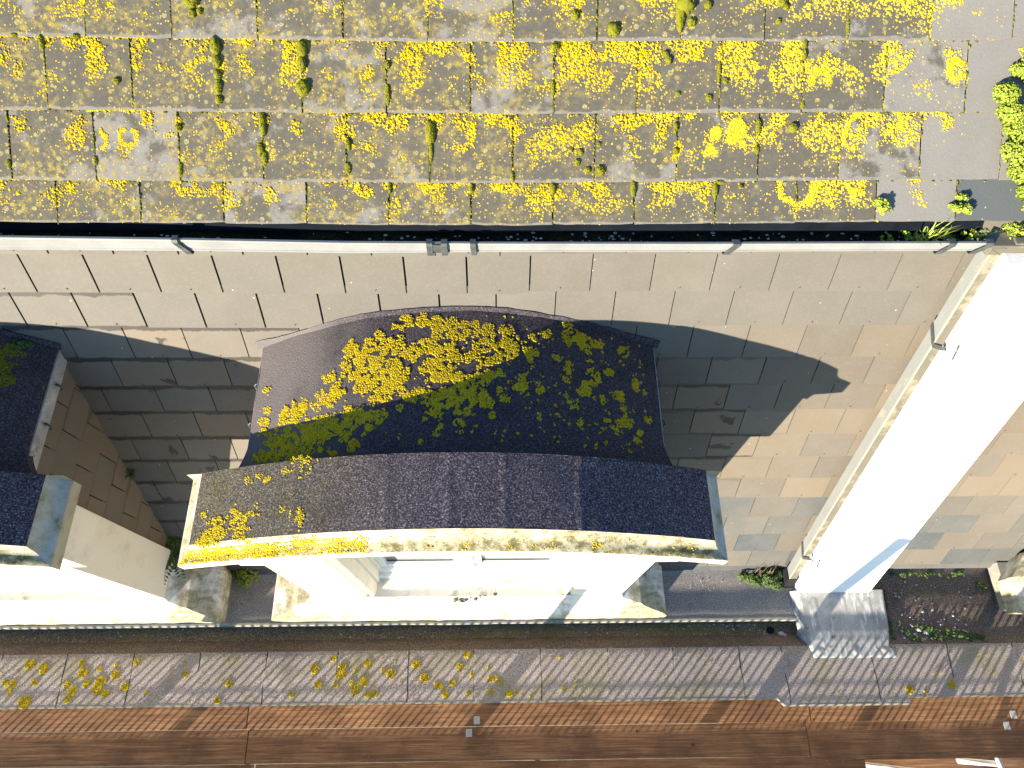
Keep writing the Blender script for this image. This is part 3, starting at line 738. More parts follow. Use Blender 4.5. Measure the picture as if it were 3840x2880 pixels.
# dark eaves batten edge under the slate tails
vs = []; fs = []
for i, x in enumerate(xs):
    b = up(x, 0.0, 0); vs += [(x, .006 + b.y, b.z - .002), (x, -.012 + b.y * .5, -.022), (x, -.016, -.030), (x, .010, -.062)]
for i in range(NX):
    for j in range(3): fs.append((i*4+j, i*4+j+1, (i+1)*4+j+1, (i+1)*4+j))
mb.add(vs, fs); mb.build("eaves_strip", MAT['fascia'], gut)
mb = MB(); mb.box(4.61, 6.0, .016, .030, -.20, -.006); mb.build("fascia_board", MAT['fascia'], gut)
def bracket(x, w, skew=0.0, name="bracket", mat='clip'):
    mb = MB()
    z0 = gz(x); h = gh(x)
    path = [(-.070, z0 - .010), (-.072, z0 + .008), (-.096, z0 + .009), (-.102, z0 - .004), (-.101, z0 - h * .55), (-.106, z0 - h * .8), (-.106, z0 - h - .006), (-.060, z0 - h - .016)]
    off = [0, 0, 0, 0, skew * .4, skew * .8, skew, skew]
    vs = []; t = .0035
    for (y, z), s in zip(path, off): vs += [(x - w/2 + s, y, z), (x + w/2 + s, y, z), (x + w/2 + s, y - t, z + t * .6), (x - w/2 + s, y - t, z + t * .6)]
    fs = []
    for i in range(len(path) - 1):
        b = i * 4
        for j in range(4): fs.append((b + j, b + (j + 1) % 4, b + 4 + (j + 1) % 4, b + 4 + j))
    fs += [(0, 1, 2, 3), (len(vs)-4, len(vs)-3, len(vs)-2, len(vs)-1)]
    mb.add(vs, fs)
    return mb.build(name, MAT[mat], gut, bevel=0.001)
bracket(.95, .026, .035); bracket(2.0, .026); bracket(2.062, .026); bracket(2.183, .024, .004); bracket(3.30, .030, -.03); bracket(4.225, .03, -.035); bracket(4.385, .034, -.045)
mb = MB(); z0 = gz(2.03)
mb.box(2.011, 2.051, -.1035, -.097, z0 - .05, z0 + .004); mb.build("union_plate", MAT['clip'], gut, bevel=.002)
mb = MB()
mb.box(4.39, 4.60, -.105, -.030, -.075, -.022); mb.box(4.40, 4.47, -.110, -.028, -.080, -.030); mb.box(4.50, 4.56, -.100, -.06, -.022, -.012)
mb.build("stop_end", MAT['pipe_front'], gut, bevel=.006)
mb = MB(); rnd = random.Random(8)
for i in range(230):
    x = rnd.uniform(-.6, 4.3); y = rnd.uniform(-.07, -.0)
    if x < 2.2 and rnd.random() < .6: continue
    q = rnd.uniform(.002, .007)
    mb.blob((x, y, -.060 + gz(x) * .3 + q * .4), q * rnd.uniform(.8, 1.8), q, q * .5, 6, 4, .6, i)
mb.build("shell_litter", MAT['shell'], gut, kind="stuff")

# ================================================================== MANSARD
E_MU = Vector((0, cos(A2), sin(A2))); N_M = Vector((0, -sin(A2), cos(A2))); O_M = Vector((0, MOFF, 0))
def sagT(x, T):
    if x > 2.43 or T > .95: return 0.0
    return min(.017, max(0, .0085 * x))
def mn(x, s, h=0.0):      # s = up-slope coordinate (= -T)
    T = -s
    return Vector((x, 0, 0)) + O_M - E_MU * (T + sagT(x, T)) + N_M * h
TB = [.15, .38, .603, .826, 1.05, 1.263, 1.468, 1.69, 1.905, 2.125, 2.338, 2.56, 2.78, 3.0, 3.21]
LB = [.18, .026, -.122, .04, .2, .359, .211, .367, .215, .36, .21, .36, .21, .36]
RB = [2.60, 2.745, 3.477, 3.615, 3.46, 3.606, 3.745, 3.592, 4.03, 3.88, 4.028, 3.884, 4.025, 3.872]
STEP_L = [.302, .3015, .302, .303, .301, .30, .302, .298, .3, .3, .3, .3, .3, .3]
mans = empty("mansard_roof", (2.3, -.35, -1.6), "steep tan slate roof slope between the white gutter and the parapet", "roof")
mb = MB(); rnd = random.Random(77); rv = MB()
for r in range(14):
    t0, t1 = TB[r], TB[r + 1]
    split = 2.435 if r == 1 else 2.28 if r == 2 else 2.2
    xs = []
    x = LB[r] + STEP_L[r] * math.floor((-2.4 - LB[r]) / STEP_L[r])
    while x < split - .12: xs.append(x); x += STEP_L[r]
    x = RB[r] - .2995 * math.floor((RB[r] - split + .02) / .2995)
    while x < 7.0: xs.append(x); x += .2995
    for a, b in zip(xs, xs[1:]):
        xm = (a + b) / 2
        new = r <= 2
        gap = .0048 if (new and xm < 2.4) else .0027
        if not new and xm < 1.2: gap = .0031
        hue = rnd.uniform(.0, .12) if new else rnd.uniform(.18, .5)
        tone = rnd.uniform(.42, .58) if new else rnd.uniform(.25, .75)
        if not new and xm > 2.2: hue = rnd.uniform(.30, .58)
        if not new and rnd.random() < .16 and r >= 3: hue = rnd.uniform(.55, .66); tone = .65
        if r >= 10: hue = rnd.choice([.15, .3, .75, .8, .85, .3]); tone = rnd.uniform(.4, .6)
        if r >= 11 and rnd.random() < .22: hue = 1.0; tone = .45
        wet = 0.0
        if r >= 3 and (-.4 < xm < 1.3): wet = rnd.uniform(.55, 1.0)
        if 4 <= r <= 9 and (3.0 < xm < 4.0): wet = rnd.uniform(.25, .8) * (1.0 if xm < 3.75 else .5)
        if r == 2 and xm < .6: wet = .6
        slate(mb, mn, a + gap, b - gap, -t1, -t0, .011, .003, .006, rnd, .3 if new else .8, nseg=5,
              tone=tone, hue=hue, wet=wet, rid=rnd.uniform(0, 60))
        if rnd.random() < .85:
            p = mn(xm + rnd.uniform(-.006, .006), -t1 + .02, .011)
            q = mn(xm + rnd.uniform(-.004, .004), -t1 + .027, .0175)
            rv.tube([p, q], [.0022, .0016], 6)
mb.build("slates", MAT['mansard'], mans)
rv.build("rivets", MAT['rivet'], mans, kind="stuff")
mb = MB()
mb.add([mn(-2.4, -3.28, -.004), mn(7, -3.28, -.004), mn(7, .0, -.004), mn(-2.4, 0, -.004)], [(0, 1, 2, 3)])
mb.build("underlay", MAT['underlay'], mans)
mb = MB(); x = -2.4
rnd = random.Random(4)
while x < 7:
    w = .42
    vs = [mn(x + .001, -3.275, .002), mn(x + w - .001, -3.275, .002), mn(x + w - .001, -3.2, .003), mn(x + .001, -3.2, .003), mn(x + .001, -3.275, .010), mn(x + w - .001, -3.275, .010), mn(x + w - .001, -3.2, .0045), mn(x + .001, -3.2, .0045)]
    mb.add(vs, [(0,3,2,1),(4,5,6,7),(0,1,5,4),(1,2,6,5),(2,3,7,6),(3,0,4,7)], tone=rnd.uniform(.3, .6), hue=rnd.choice([.85, 1.0, .8]), wet=0, rid=rnd.uniform(0, 50), uvs=[(0, .5)] * 8)
    x += w
mb.build("eaves_course", MAT['mansard'], mans)

# ================================================================== DORMERS
def arch_r(x): return -.667 - x * x / 4.7
def arch_p(x): return -.55 - x * x / 5.2
YR, YF = -.835, -1.172     # back and front edge of the pediment felt
def dormer(xc, label, seed, main, cl=.07, cr=.07):
    org = Vector((xc, -1.155, -2.97))
    D = empty("dormer", org, label, "dormer", "felt roofed dormers along the mansard")
    rnd = random.Random(seed)
    class L(MB):      # local x -> world
        def build(self, *a, **k):
            self.v = [(p[0] + xc, p[1], p[2]) for p in self.v]
            return MB.build(self, *a, **k)
    # --- rear barrel roof of felt
    mb = L()
    def rr(u, v):
        hw = 1.035
        t = u * 2 - 1
        y_back = None
        x = t * hw
        z = arch_r(x)
        yb = mans_y(z) + .012
        y = yb + (-.865 - yb) * v
        if y < -.66:      # kicks out behind the pediment
            k = ((-.66 - y) / .2) ** 1.6
            x *= 1 + .085 * k
            z = arch_r(x) + .0 * k
        z += .004 * noise.noise((x * 5 + seed, y * 5, 0)) + .0015 * noise.noise((x * 30, y * 30, seed))
        return (x, y, z)
    mb.grid(rr, 64, 36)
    # dressed up the slates at the back, ragged edge
    def lap(u, v):
        x = (u * 2 - 1) * (1.06 + .012 * v)
        z = arch_r(x); y = mans_y(z)
        hgt = .028 + .012 * noise.noise((x * 3.1, seed, 0)) + .006 * noise.noise((x * 14, seed, 2)) + .012 * max(0, abs(x) - .9) / .1
        k = v * hgt
        b = Vector((x, y, z)) + E_MU * (k - .01) + N_M * (.020 - .006 * v + .004 * noise.noise((x * 9, v, 1)))
        return tuple(b)
    mb.grid(lap, 60, 3)
    for s in (-1, 1):     # turned down verge
        def vg(u, v, s=s):
            y0 = mans_y(arch_r(1.035)); y = y0 + (-.865 - y0) * u
            k = max(0, (-.66 - y) / .2) ** 1.6
            x = 1.035 * (1 + .085 * k)
            return (s * (x + .004 * v), y, arch_r(x) - .05 * v + .003 * noise.noise((y * 8, seed, s)))
        mb.grid(vg, 30, 2)
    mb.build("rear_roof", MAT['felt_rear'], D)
    # lead strip and slate cheeks
    for s in (-1, 1):
        mb = L()
        ztop = arch_r(1.02) - .03
        mb.prism([(mans_y(ztop) + .01, ztop), (-.86, ztop), (-.86, ztop - .085), (mans_y(ztop - .085) + .01, ztop - .085)], 'x', s * 1.022, s * 1.046)
        st = mb.build("cheek_flashing", MAT['lead_pale'], D)
        if True:
            for yy in (-.30, -.52):
                mb = L()
                mb.tube([(s * 1.045, yy, ztop - .05), (s * 1.062, yy - .005, ztop - .03), (s * 1.075, yy - .012, ztop - .045), (s * 1.07, yy - .02, ztop - .07)], .006, 6)
                mb.build("clip", MAT['clip'], st)
        mb = L()
        fn = lambda y, sz, h, s=s: Vector((s * (1.018 + h), y, sz))
        zc = Z_FLAT
        k = 0
        while zc < -1.0:
            z1 = min(zc + .195, -1.0)
            y = -.86 - (.12 if k % 2 else 0)
            rear = mans_y(z1) + .05
            while y < rear:
                yb = min(y + .25, rear)
                if yb - y > .02:
                    slate(mb, fn, y + .0038, yb - .0038, zc, z1, .010, .003, .006, rnd, .7, nseg=3, tone=rnd.uniform(.85, 1.0), hue=rnd.choice([.40, .5, .6, .62]), wet=rnd.uniform(.1, .5), rid=rnd.uniform(0, 60))  # raised tone stands in for weak bounce light on the shaded cheeks
                y += .25
            zc += .195; k += 1
        mb.prism([(-.85, -3.09), (-.85, -1.0), (mans_y(-1.0) + .02, -1.0), (mans_y(-3.09) + .02, -3.09)], 'x', s * .97, s * 1.0, tone=0, hue=.3, wet=0, rid=1)
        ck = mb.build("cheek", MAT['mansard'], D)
        mb = L(); mb.prism([(-.85, -3.088), (-.85, -1.01), (mans_y(-1.01) + .02, -1.01), (mans_y(-3.088) + .02, -3.088)], 'x', s * 1.001, s * 1.0105)
        mb.build("cheek_backing", MAT['underlay'], ck)
    # --- front wall: piers with moulded reveals, gable panel
    mb = L()
    zb, zt = -2.66, -1.2
    for s in (-1, 1):
        poly = [(1.06, -.83), (1.06, -1.155), (.712, -1.155), (.706, -1.136), (.690, -1.136), (.684, -1.148), (.668, -1.152), (.652, -1.138), (.646, -1.06), (.630, -1.054), (.626, -1.0), (.604, -.994), (.600, -.905), (.9, -.83)]
        poly = [(p[0] * s, p[1]) for p in poly]
        if s > 0: poly = poly[::-1]
        mb.prism(poly, 'z', zb, zt)
        # entablature block
        mb.box(*sorted((s * .98, s * 1.175)), -1.160, -.885, -1.42, -1.02)
    n = 24; top = [(-1.17 + 2.34 * i / n, arch_p(-1.17 + 2.34 * i / n) - .06) for i in range(n + 1)]
    low = [(.66 - 1.32 * i / 12, -1.199 + .26 * sin(pi * i / 12) ** .6) for i in range(13)]
    mb.prism([(-1.17, -1.199)] + top + [(1.17, -1.199)] + low, 'y', -1.1575, -.87)
    mb.build("front_wall", MAT['white'], D, bevel=.004)
    # --- pediment: felt top + hollow moulded stone coping + fascia
    NXp = 60
    hw = 1.212
    xs_ = [-hw + 2 * hw * i / NXp for i in range(NXp + 1)]
    mb = L()
    seams = [-.72, -.30, -.02, .22, .56, .95]
    def ft(u, v):
        x = -hw + 2 * hw * u; y = YR + (YF - YR) * v
        k = sum(1 for q in seams if x > q + .012 * noise.noise((y * 9, q, seed)))
        w = 0.0
        for q in seams:
            dq = x - q - .012 * noise.noise((y * 9, q, seed))
            w += .0045 * math.exp(-(dq / .035) ** 2) * (1 if dq > 0 else .1)
        return (x, y, arch_p(x) + w + .0025 * noise.noise((x * 7, y * 7, seed)) + .001 * noise.noise((x * 40, y * 40, seed)))
    mb.grid(ft, 190, 16)
    def fb(u, v):
        x = -hw + 2 * hw * u
        return (x, YR + .001 - .002 * v, arch_p(x) + .003 - .13 * v)
    mb.grid(fb, 60, 1)
    mb.build("pediment_felt", MAT['felt_ped'], D)
    CAV = [(0, 0), (.008, -.022), (.016, -.048), (.032, -.068), (.052, -.081), (.074, -.088), (.077, -.094)]
    def front_pt(x, o, dz): return (x * (1 + o / hw), YF - .002 - o, arch_p(x) + dz + .003 * noise.noise((x * 6, o * 20, seed)))
    mb = L()
    vs = []; fs = []
    m2 = len(CAV)
    xf = [-hw - .0 + 2 * hw * i / 120 for i in range(121)]
    for x in xf:
        for (o, dz) in CAV: vs.append(front_pt(x, o, dz))
    for i in range(120):
        for j in range(m2 - 1): fs.append((i*m2+j, i*m2+j+1, (i+1)*m2+j+1, (i+1)*m2+j))
    mb.add(vs, fs, True)
    mb.build("front_coping", MAT['coping'], D)
    for s in (-1, 1):
        mb = L()
        vs = []; fs = []; ny = 14
        for i in range(ny + 1):
            for (o, dz) in CAV:
                y = YR + (YF - .002 - o - YR) * i / ny
                vs.append((s * (hw + o), y, arch_p(hw) + dz + .003 * noise.noise((y * 9, o * 20, s + seed))))
        for i in range(ny):
            for j in range(m2 - 1):
                q = (i*m2+j, i*m2+j+1, (i+1)*m2+j+1, (i+1)*m2+j)
                fs.append(q if s > 0 else q[::-1])
        mb.add(vs, fs, True)
        ec = mb.build("end_coping", MAT['end_coping'], D, bevel=0.0)
        mb = L()
        o = .0775; z1 = arch_p(hw) - .094
        mb.add([(s*(hw+o), YR, z1), (s*(hw+o), YF - .002 - o, z1), (s*(hw+o), YF - .002 - o, z1 - .075), (s*(hw+o), YR, z1 - .075), (s*1.17, YR, z1 - .075), (s*1.17, YF, z1 - .075), (s*(hw+o), YR, z1 + .08), (s*hw, YR, arch_p(hw)), (s*1.17, YR, z1)],
               [(0, 1, 2, 3), (3, 2, 5, 4), (0, 3, 4, 8), (6, 0, 8, 7)])
        mb.build("end_face", MAT['end_face'], ec)
    mb = L(); vs = []; fs = []
    prof = [(.0775, -.0945), (.0775, -.172), (.050, -.186), (.010, -.205), (-.012, -.250)]
    for x in xf:
        for (o, dz) in prof: vs.append((x * (1 + max(o, 0) / hw) if o > .02 else x * .985, YF - .002 - o, arch_p(x) + dz))
    m3 = len(prof)
    for i in range(120):
        for j in range(m3 - 1): fs.append((i*m3+j, i*m3+j+1, (i+1)*m3+j+1, (i+1)*m3+j))
    mb.add(vs, fs, True); mb.build("fascia", MAT['white'], D)
    # --- window
    W = L()
    W.box(-.70, .70, -1.03, -.90, -2.655, -2.585); W.box(-.66, .66, -1.000, -.90, -2.585, -2.50)
    w = W.build("window", MAT['joinery'], D, bevel=.005)
    mb = L()
    for a, b in ((-.61, -.035), (.035, .61)):
        mb.box(a, b, -.975, -.925, -2.50, -2.43); mb.box(a, a + .055, -.975, -.925, -2.43, -1.3); mb.box(b - .055, b, -.975, -.925, -2.43, -1.3)
    mb.build("sash", MAT['joinery'], w, bevel=.003)
    for a, b in ((-.558, -.087), (.087, .558)):
        mb = L(); mb.box(a, b, -.945, -.940, -2.432, -1.3); mb.build("pane", MAT['glass'], w)
        mb = L(); mb.box(a, b, -.952, -.9455, -2.429, -2.423); mb.build("gasket", MAT['clip'], w)
    mb = L(); mb.box(-.036, .036, -.990, -.92, -2.495, -1.3)
    for i in range(26): mb.blob((rnd.gauss(0, .03), -.985 + rnd.gauss(0, .012), -2.43 + rnd.gauss(0, .05)), .018, .012, .02, 7, 5, .8, i)
    mb.build("mullion", MAT['joinery'], w)
    mb = L(); mb.box(-.95, .95, -.905, -.895, -2.66, -1.2); mb.build("backing", MAT['dark'], w)
    # --- sill
    mb = L()
    def ring(hx, yf, z): return [(-hx + cl, -.86, z), (-hx, -.86 - cl * 1.2, z), (-hx, yf, z), (hx, yf, z), (hx, -.86 - cr * 1.2, z), (hx - cr, -.86, z)]
    lv = [ring(1.062, -1.157, -2.64), ring(1.075, -1.175, -2.665), ring(1.20, -1.21, -2.68), ring(1.235, -1.225, -2.715), ring(1.37, -1.272, -2.755), ring(1.392, -1.288, -2.775), ring(1.392, -1.288, -2.84), ring(1.375, -1.278, -2.86), ring(1.375, -1.278, -2.97)]
    # finely divided so the edges can be knocked about
    for a, b in zip(lv, lv[1:]):
        for e in range(5):
            p0, p1, q0, q1 = Vector(a[e]), Vector(a[e+1]), Vector(b[e]), Vector(b[e+1])
            nn = 60 if e == 2 else 12
            def g(u, v, p0=p0, p1=p1, q0=q0, q1=q1):
                p = p0.lerp(p1, u).lerp(q0.lerp(q1, u), v)
                d = .0035 * noise.noise((p.x * 9 + seed, p.y * 9, p.z * 9)) + .002 * noise.noise((p.x * 35, p.y * 35, p.z * 35))
                return (p.x + d * .6, p.y + d, p.z + d)
            mb.grid(g, nn, 2)
    mb.box(-.74, .74, -1.165, -.9, -2.70, -2.653)
    mb.build("sill", MAT['sill'], D)
    mb = L(); mb.box(-1.34, 1.34, -1.245, -.90, -3.088, -2.965); mb.build("plinth", MAT['edge'], D)
    return D

D_main = dormer(XC, "whole dormer with curved felt roof, white window front and stone sill", 3, True)
D_left = dormer(XCL, "cut-off dormer beyond the slate valley with its slate cheek showing", 9, False)
D_right = dormer(XCR, "dormer past the white party wall, only its sill corner showing", 15, False, .15)

def arch_lichen(D, xc, clusters, fn, mat, seed, name, scale=1.0, extra=None, hmul=1.0):
    rnd = random.Random(seed); P = []; N = []; R = []
    for (x, y, r) in clusters:
        n = max(3, int(210000 * r * r + 12)) if r > .012 else max(3, int(r * 900))
        n = min(n, 950)
        for i in range(n):
            a = rnd.random() * 6.283; q = r * sqrt(rnd.random()) * 1.42
            xx = x + q * cos(a); yy = y + q * sin(a)
            if fbm(xx, yy, seed, 26) < -.36 + .50 * (q / r - .45): continue
            d = fn(xx + .001) - fn(xx)
            P.append((xc + xx, yy, fn(xx) + .001)); N.append((-d / .001, 0, 1)); R.append(rnd.uniform(.0022, .0050) * scale)
    if extra: 
        for e in extra: P.append(e[0]); N.append(e[1]); R.append(e[2])
    o = lichen_object(name, P, N, R, mat, D, seed=seed, flat=.42 * hmul)
    o["kind"] = "stuff"
    return o
rs_ = random.Random(90)
for i in range(230):
    LICH_REAR.append((rs_.uniform(.05, .97), rs_.uniform(-.74, -.12), abs(rs_.gauss(0, .006)) + .002))
for i in range(120):
    x_ = rs_.uniform(-.75, .3); LICH_REAR.append((x_, min(-.06, -.32 + .38 * x_ + rs_.gauss(0, .10)), abs(rs_.gauss(0, .009)) + .003))
arch_lichen(D_main, XC, LICH_REAR, arch_r, MAT['lich_felt'], 31, "roof_lichen", 1.15)
rnd = random.Random(41); ex = []
for i in range(11000):           # gold crust along the left run of the front coping
    x = -1.21 + 2.42 * rnd.random() ** 1.7
    dens_ = 1.0 if x < -.42 else .35 if x < -.2 else .10
    if x > -.42 and rnd.random() > .6: continue
    if noise.noise((x * 9, 7, 1)) + rnd.uniform(-.25, .55) < (-.16 if x < -.35 else .40): continue
    o_ = rnd.random() ** .7 * .072
    dz = float(np.interp(o_, [0, .008, .016, .030, .048, .068], [0, -.022, -.048, -.068, -.081, -.088]))
    if noise.noise((x * 22, o_ * 60, 3)) < (-.30 if x < -.35 else .12): continue
    if o_ < .016 and noise.noise((x * 14, 2, 9)) < .1: continue
    ex.append(((XC + x * (1 + o_ / 1.212), YF - .003 - o_, arch_p(x) + dz + .001), (0, -.75, .66), rnd.uniform(.0022, .0048)))
arch_lichen(D_main, XC, LICH_PED, arch_p, MAT['lich_felt'], 32, "pediment_lichen", .95, ex)
arch_lichen(D_left, XCL, [(.86, -.20, .05), (.84, -.26, .04), (.88, -.33, .03), (.82, -.38, .02), (.9, -.12, .02), (.7, -.3, .04), (.62, -.4, .03)], arch_r, MAT['moss'], 33, "roof_lichen", 1.1)

# ================================================================== BIRD SPIKES on the sills
def spikes(x0, y0, x1, y1, label, seed):
    zb = -2.672
    S = empty("bird_spikes", ((x0 + x1) / 2, (y0 + y1) / 2, zb), label, "bird spikes", "bird spike strips on the sills")
    rnd = random.Random(seed)
    mb = MB(); n = 26
    def b(u, v):
        x = x0 + (x1 - x0) * u; y = y0 + (y1 - y0) * u + .008 * sin(u * 22) + .016 * (v - .5)
        return (x, y, zb + .006 + .004 * sin(u * 44) - .002 * v)
    mb.grid(b, n, 3)
    mb.build("base_strip", MAT['rivet'], S)
    mb = MB()
    for i in range(9):
        u = (i + .3) / 9; p = Vector(b(u, .5))
        mb.blob(p + Vector((0, .004, .007)), .016, .012, .014, 7, 5, .3, i)
        for k in (-1, 0, 1):
            d = Vector((rnd.uniform(-.12, .12), .45 * k + rnd.uniform(-.1, .1) - .15, 1)).normalized()
            mb.tube([p, p + d * .11], .0011, 4)
    mb.build("pins", MAT['rivet'], S)
spikes(1.972, -1.188, 2.285, -1.150, "bird spike strip on the sill of the whole dormer", 2)
spikes(-1.65, -1.17, -1.21, -1.155, "bird spike strip on the sill of the cut-off dormer", 4)

# ================================================================== FLAT ROOF, CHANNEL, PARAPET
flat = empty("flat_roof", (1.0, -1.1, Z_FLAT), "grey flat roof strip with wet channel between dormers and felt parapet", "flat roof")
PWL, PWR = 4.50, 5.20
mb = MB()
def deck(u, v):
    x = -2.4 + (4.53 + 2.4) * u; y = -.90 + (-1.262 + .90) * v
    return (x, y, Z_FLAT + .003 * noise.noise((x * 4, y * 4, 0)))
mb.grid(deck, 120, 8); mb.build("deck", MAT['flatgrey'], flat)
mb = MB(); prof = [(-1.262, -3.0885), (-1.270, -3.084), (-1.282, -3.086), (-1.291, -3.098), (-1.293, -3.120), (-1.290, -3.20)]
vs = []; fs = []; nn = 90
for i in range(nn + 1):
    x = -2.4 + (4.535 + 2.4) * i / nn
    w = .0045 * noise.noise((x * 2.3, 0, 3)) + .002 * noise.noise((x * 9, 0, 5))
    for (y, z) in prof: vs.append((x, y + w, z))
for i in range(nn):
    for j in range(5): fs.append((i*6+j, i*6+j+1, (i+1)*6+j+1, (i+1)*6+j))
mb.add(vs, fs, True); mb.build("edge_roll", MAT['edge'], flat)
mb = MB()
def chan(u, v):
    x = -2.4 + (4.56 + 2.4) * u; y = -1.285 + (-1.392 + 1.285) * v
    return (x, y, -3.195 + .004 * noise.noise((x * 5, y * 9, 2)))
mb.grid(chan, 120, 4)
ch = mb.build("channel", MAT['felt_dark'], flat)
mb = MB()
n = 20; vs = [(4.350 + .030 * cos(2*pi*i/n), -1.352 + .026 * sin(2*pi*i/n), -3.188) for i in range(n)]
mb.add(vs, [tuple(range(n))]); mb.build("drain_hole", MAT['dark'], ch)
mb = MB()
def fil(u, v):
    x = -2.4 + (4.57 + 2.4) * u
    y = -1.385 + (-1.472 + 1.385) * v
    return (x, y + .005 * noise.noise((x * 2, v, 8)), -3.194 + .108 * v ** .8)
mb.grid(fil, 120, 4); mb.build("fillet", MAT['felt_brown'], flat)

flat2 = empty("flat_roof", (5.9, -1.2, -3.1), "brown felt flat roof strip with moss and white gravel right of the party wall", "flat roof")
mb = MB()
def deck2(u, v):
    x = 5.16 + (7.2 - 5.16) * u; y = -.90 + (-1.49 + .90) * v
    z = -3.115 + .004 * noise.noise((x * 4, y * 4, 0)) + (.03 * ((v - .88) / .12) if v > .88 else 0)
    return (x, y, z)
mb.grid(deck2, 60, 24); mb.build("deck", MAT['felt_brown'], flat2)

par = empty("parapet", (2.3, -1.65, -3.08), "felt capped parapet crossed by striped scaffold shadows", "parapet")
def cope_front(x):
    if x < 4.285: return -1.824
    if x < 4.33: return -1.824 - .048 * (x - 4.285) / .045
    if x < 5.235: return -1.872
    if x < 5.255: return -1.872 + .048 * (x - 5.235) / .02
    return -1.824
mb = MB()
SE = [-1.79, -1.31, -.84, -.36, .115, .60, 1.11, 1.62, 2.10, 2.59, 3.08, 3.56, 4.05, 4.37, 5.03, 5.6, 6.1, 6.6]
xs_ = sorted(set([-2.4 + 9.6 * i / 420 for i in range(421)] + [4.285, 4.33, 5.235, 5.255]))
ny = 10; vs = []; fs = []
for x in xs_:
    yf = cope_front(x)
    for j in range(ny + 1):
        v = j / ny
        y = -1.470 + (yf + 1.470) * v
        w = 0
        for q in SE:
            d = x - q - .010 * noise.noise((y * 6, q, 4))
            if abs(d) < .12: w += .004 * math.exp(-(d / .03) ** 2) * (1 if d > 0 else .05)
        w += .003 * noise.noise((x * 3, y * 6, 1)) + .012 * math.exp(-((x - .72) ** 2 + (y + 1.66) ** 2) / .006)
        vs.append((x, y, -3.080 + w - .010 * (v < .01)))
for i in range(len(xs_) - 1):
    for j in range(ny): fs.append((i*(ny+1)+j, i*(ny+1)+j+1, (i+1)*(ny+1)+j+1, (i+1)*(ny+1)+j))
mb.add(vs, fs, True); cop = mb.build("coping", MAT['felt_cope'], par)
mb = MB(); rnd = random.Random(2)
for q in SE:      # dark bitumen laps
    pth = []
    for j in range(13):
        y = -1.472 + (cope_front(q) + 1.472) * j / 12
        pth.append((q + .010 * noise.noise((y * 6, q, 4)) + rnd.gauss(0, .0006), y, -3.0795))
    mb.tube(pth, .0030, 5)
mb.build("lap_seams", MAT['underlay'], cop, kind="stuff")
mb = MB(); vs = []; fs = []
for x in xs_:
    y = cope_front(x)
    w = .0015 * noise.noise((x * 11, 0, 6))
    vs += [(x, y + .004, -3.0775), (x, y - .006 + w, -3.080), (x, y - .008 + w, -3.11), (x, y + .03, -3.112)]
for i in range(len(xs_) - 1):
    for j in range(3): fs.append((i*4+j, i*4+j+1, (i+1)*4+j+1, (i+1)*4+j))
mb.add(vs, fs); mb.build("drip_edge", MAT['edge'], par)
mb = MB(); mb.box(-2.4, 7.2, -1.795, -1.48, -12.0, -3.112); mb.box(4.42, 5.20, -1.845, -1.796, -3.24, -3.113); mb.build("wall", MAT['cream'], par)
P = []; N = []; R = []; rnd = random.Random(51)
for (x, y, r) in LICH_COPING:
    for i in range(max(5, int(r * r * 90000))):
        a = rnd.random() * 6.283; q = r * sqrt(rnd.random()) * 1.0
        P.append((x + q * cos(a), y + q * sin(a), -3.078)); N.append((0, 0, 1)); R.append(rnd.uniform(.0028, .0062))
for i in range(2200):
    x = rnd.uniform(-1.6, 6.2); y = rnd.uniform(-1.80, -1.5)
    if fbm(x, y, 2, 4) < .05 or (x > 2.9 and rnd.random() < .6): continue
    P.append((x, y, -3.0785)); N.append((0, 0, 1)); R.append(rnd.uniform(.002, .0045))
o = lichen_object("coping_lichen", P, N, R, MAT['lich_roof'], par, seed=61, flat=.9); o["kind"] = "stuff"

# ================================================================== PARTY WALL, APRON, DOWNPIPE
pw = empty("party_wall", (4.87, -1.1, -3.0), "sloping white rendered party wall with grey lead apron at its foot", "wall")
mb = MB()
OFF = .19
def pwp(x, z, o): return (x, mans_y(z, o), z)
zt, zb = -.23, -3.055
lt, lb, rt, rb = 4.625, 4.542, 5.215, 5.098
n = 16; vs = []; fs = []
for i in range(n + 1):
    z = zt + (zb - zt) * i / n; u = i / n
    xl = lt + (lb - lt) * u; xr = rt + (rb - rt) * u
    vs += [pwp(xl, z, -.1), pwp(xl, z, OFF - .012), pwp(xl + .012, z, OFF), pwp(xr - .012, z, OFF), pwp(xr, z, OFF - .012), pwp(xr, z, -.1)]
for i in range(n):
    for j in range(5): fs.append((i*6+j, (i+1)*6+j, (i+1)*6+j+1, i*6+j+1))
fs += [tuple(range(6)), tuple(range(n*6, n*6+6))[::-1]]
mb.add(vs, fs); mb.build("render_face", MAT['render'], pw)
mb = MB()
pth = [Vector(pwp(4.755 + .03 * i, -.42 + .012 * sin(i * 2.1), OFF + .0005)) for i in range(6)]
mb.tube(pth, .0016, 4); mb.build("crack", MAT['twig'], pw)
mb = MB()
nu, nv = 70, 60
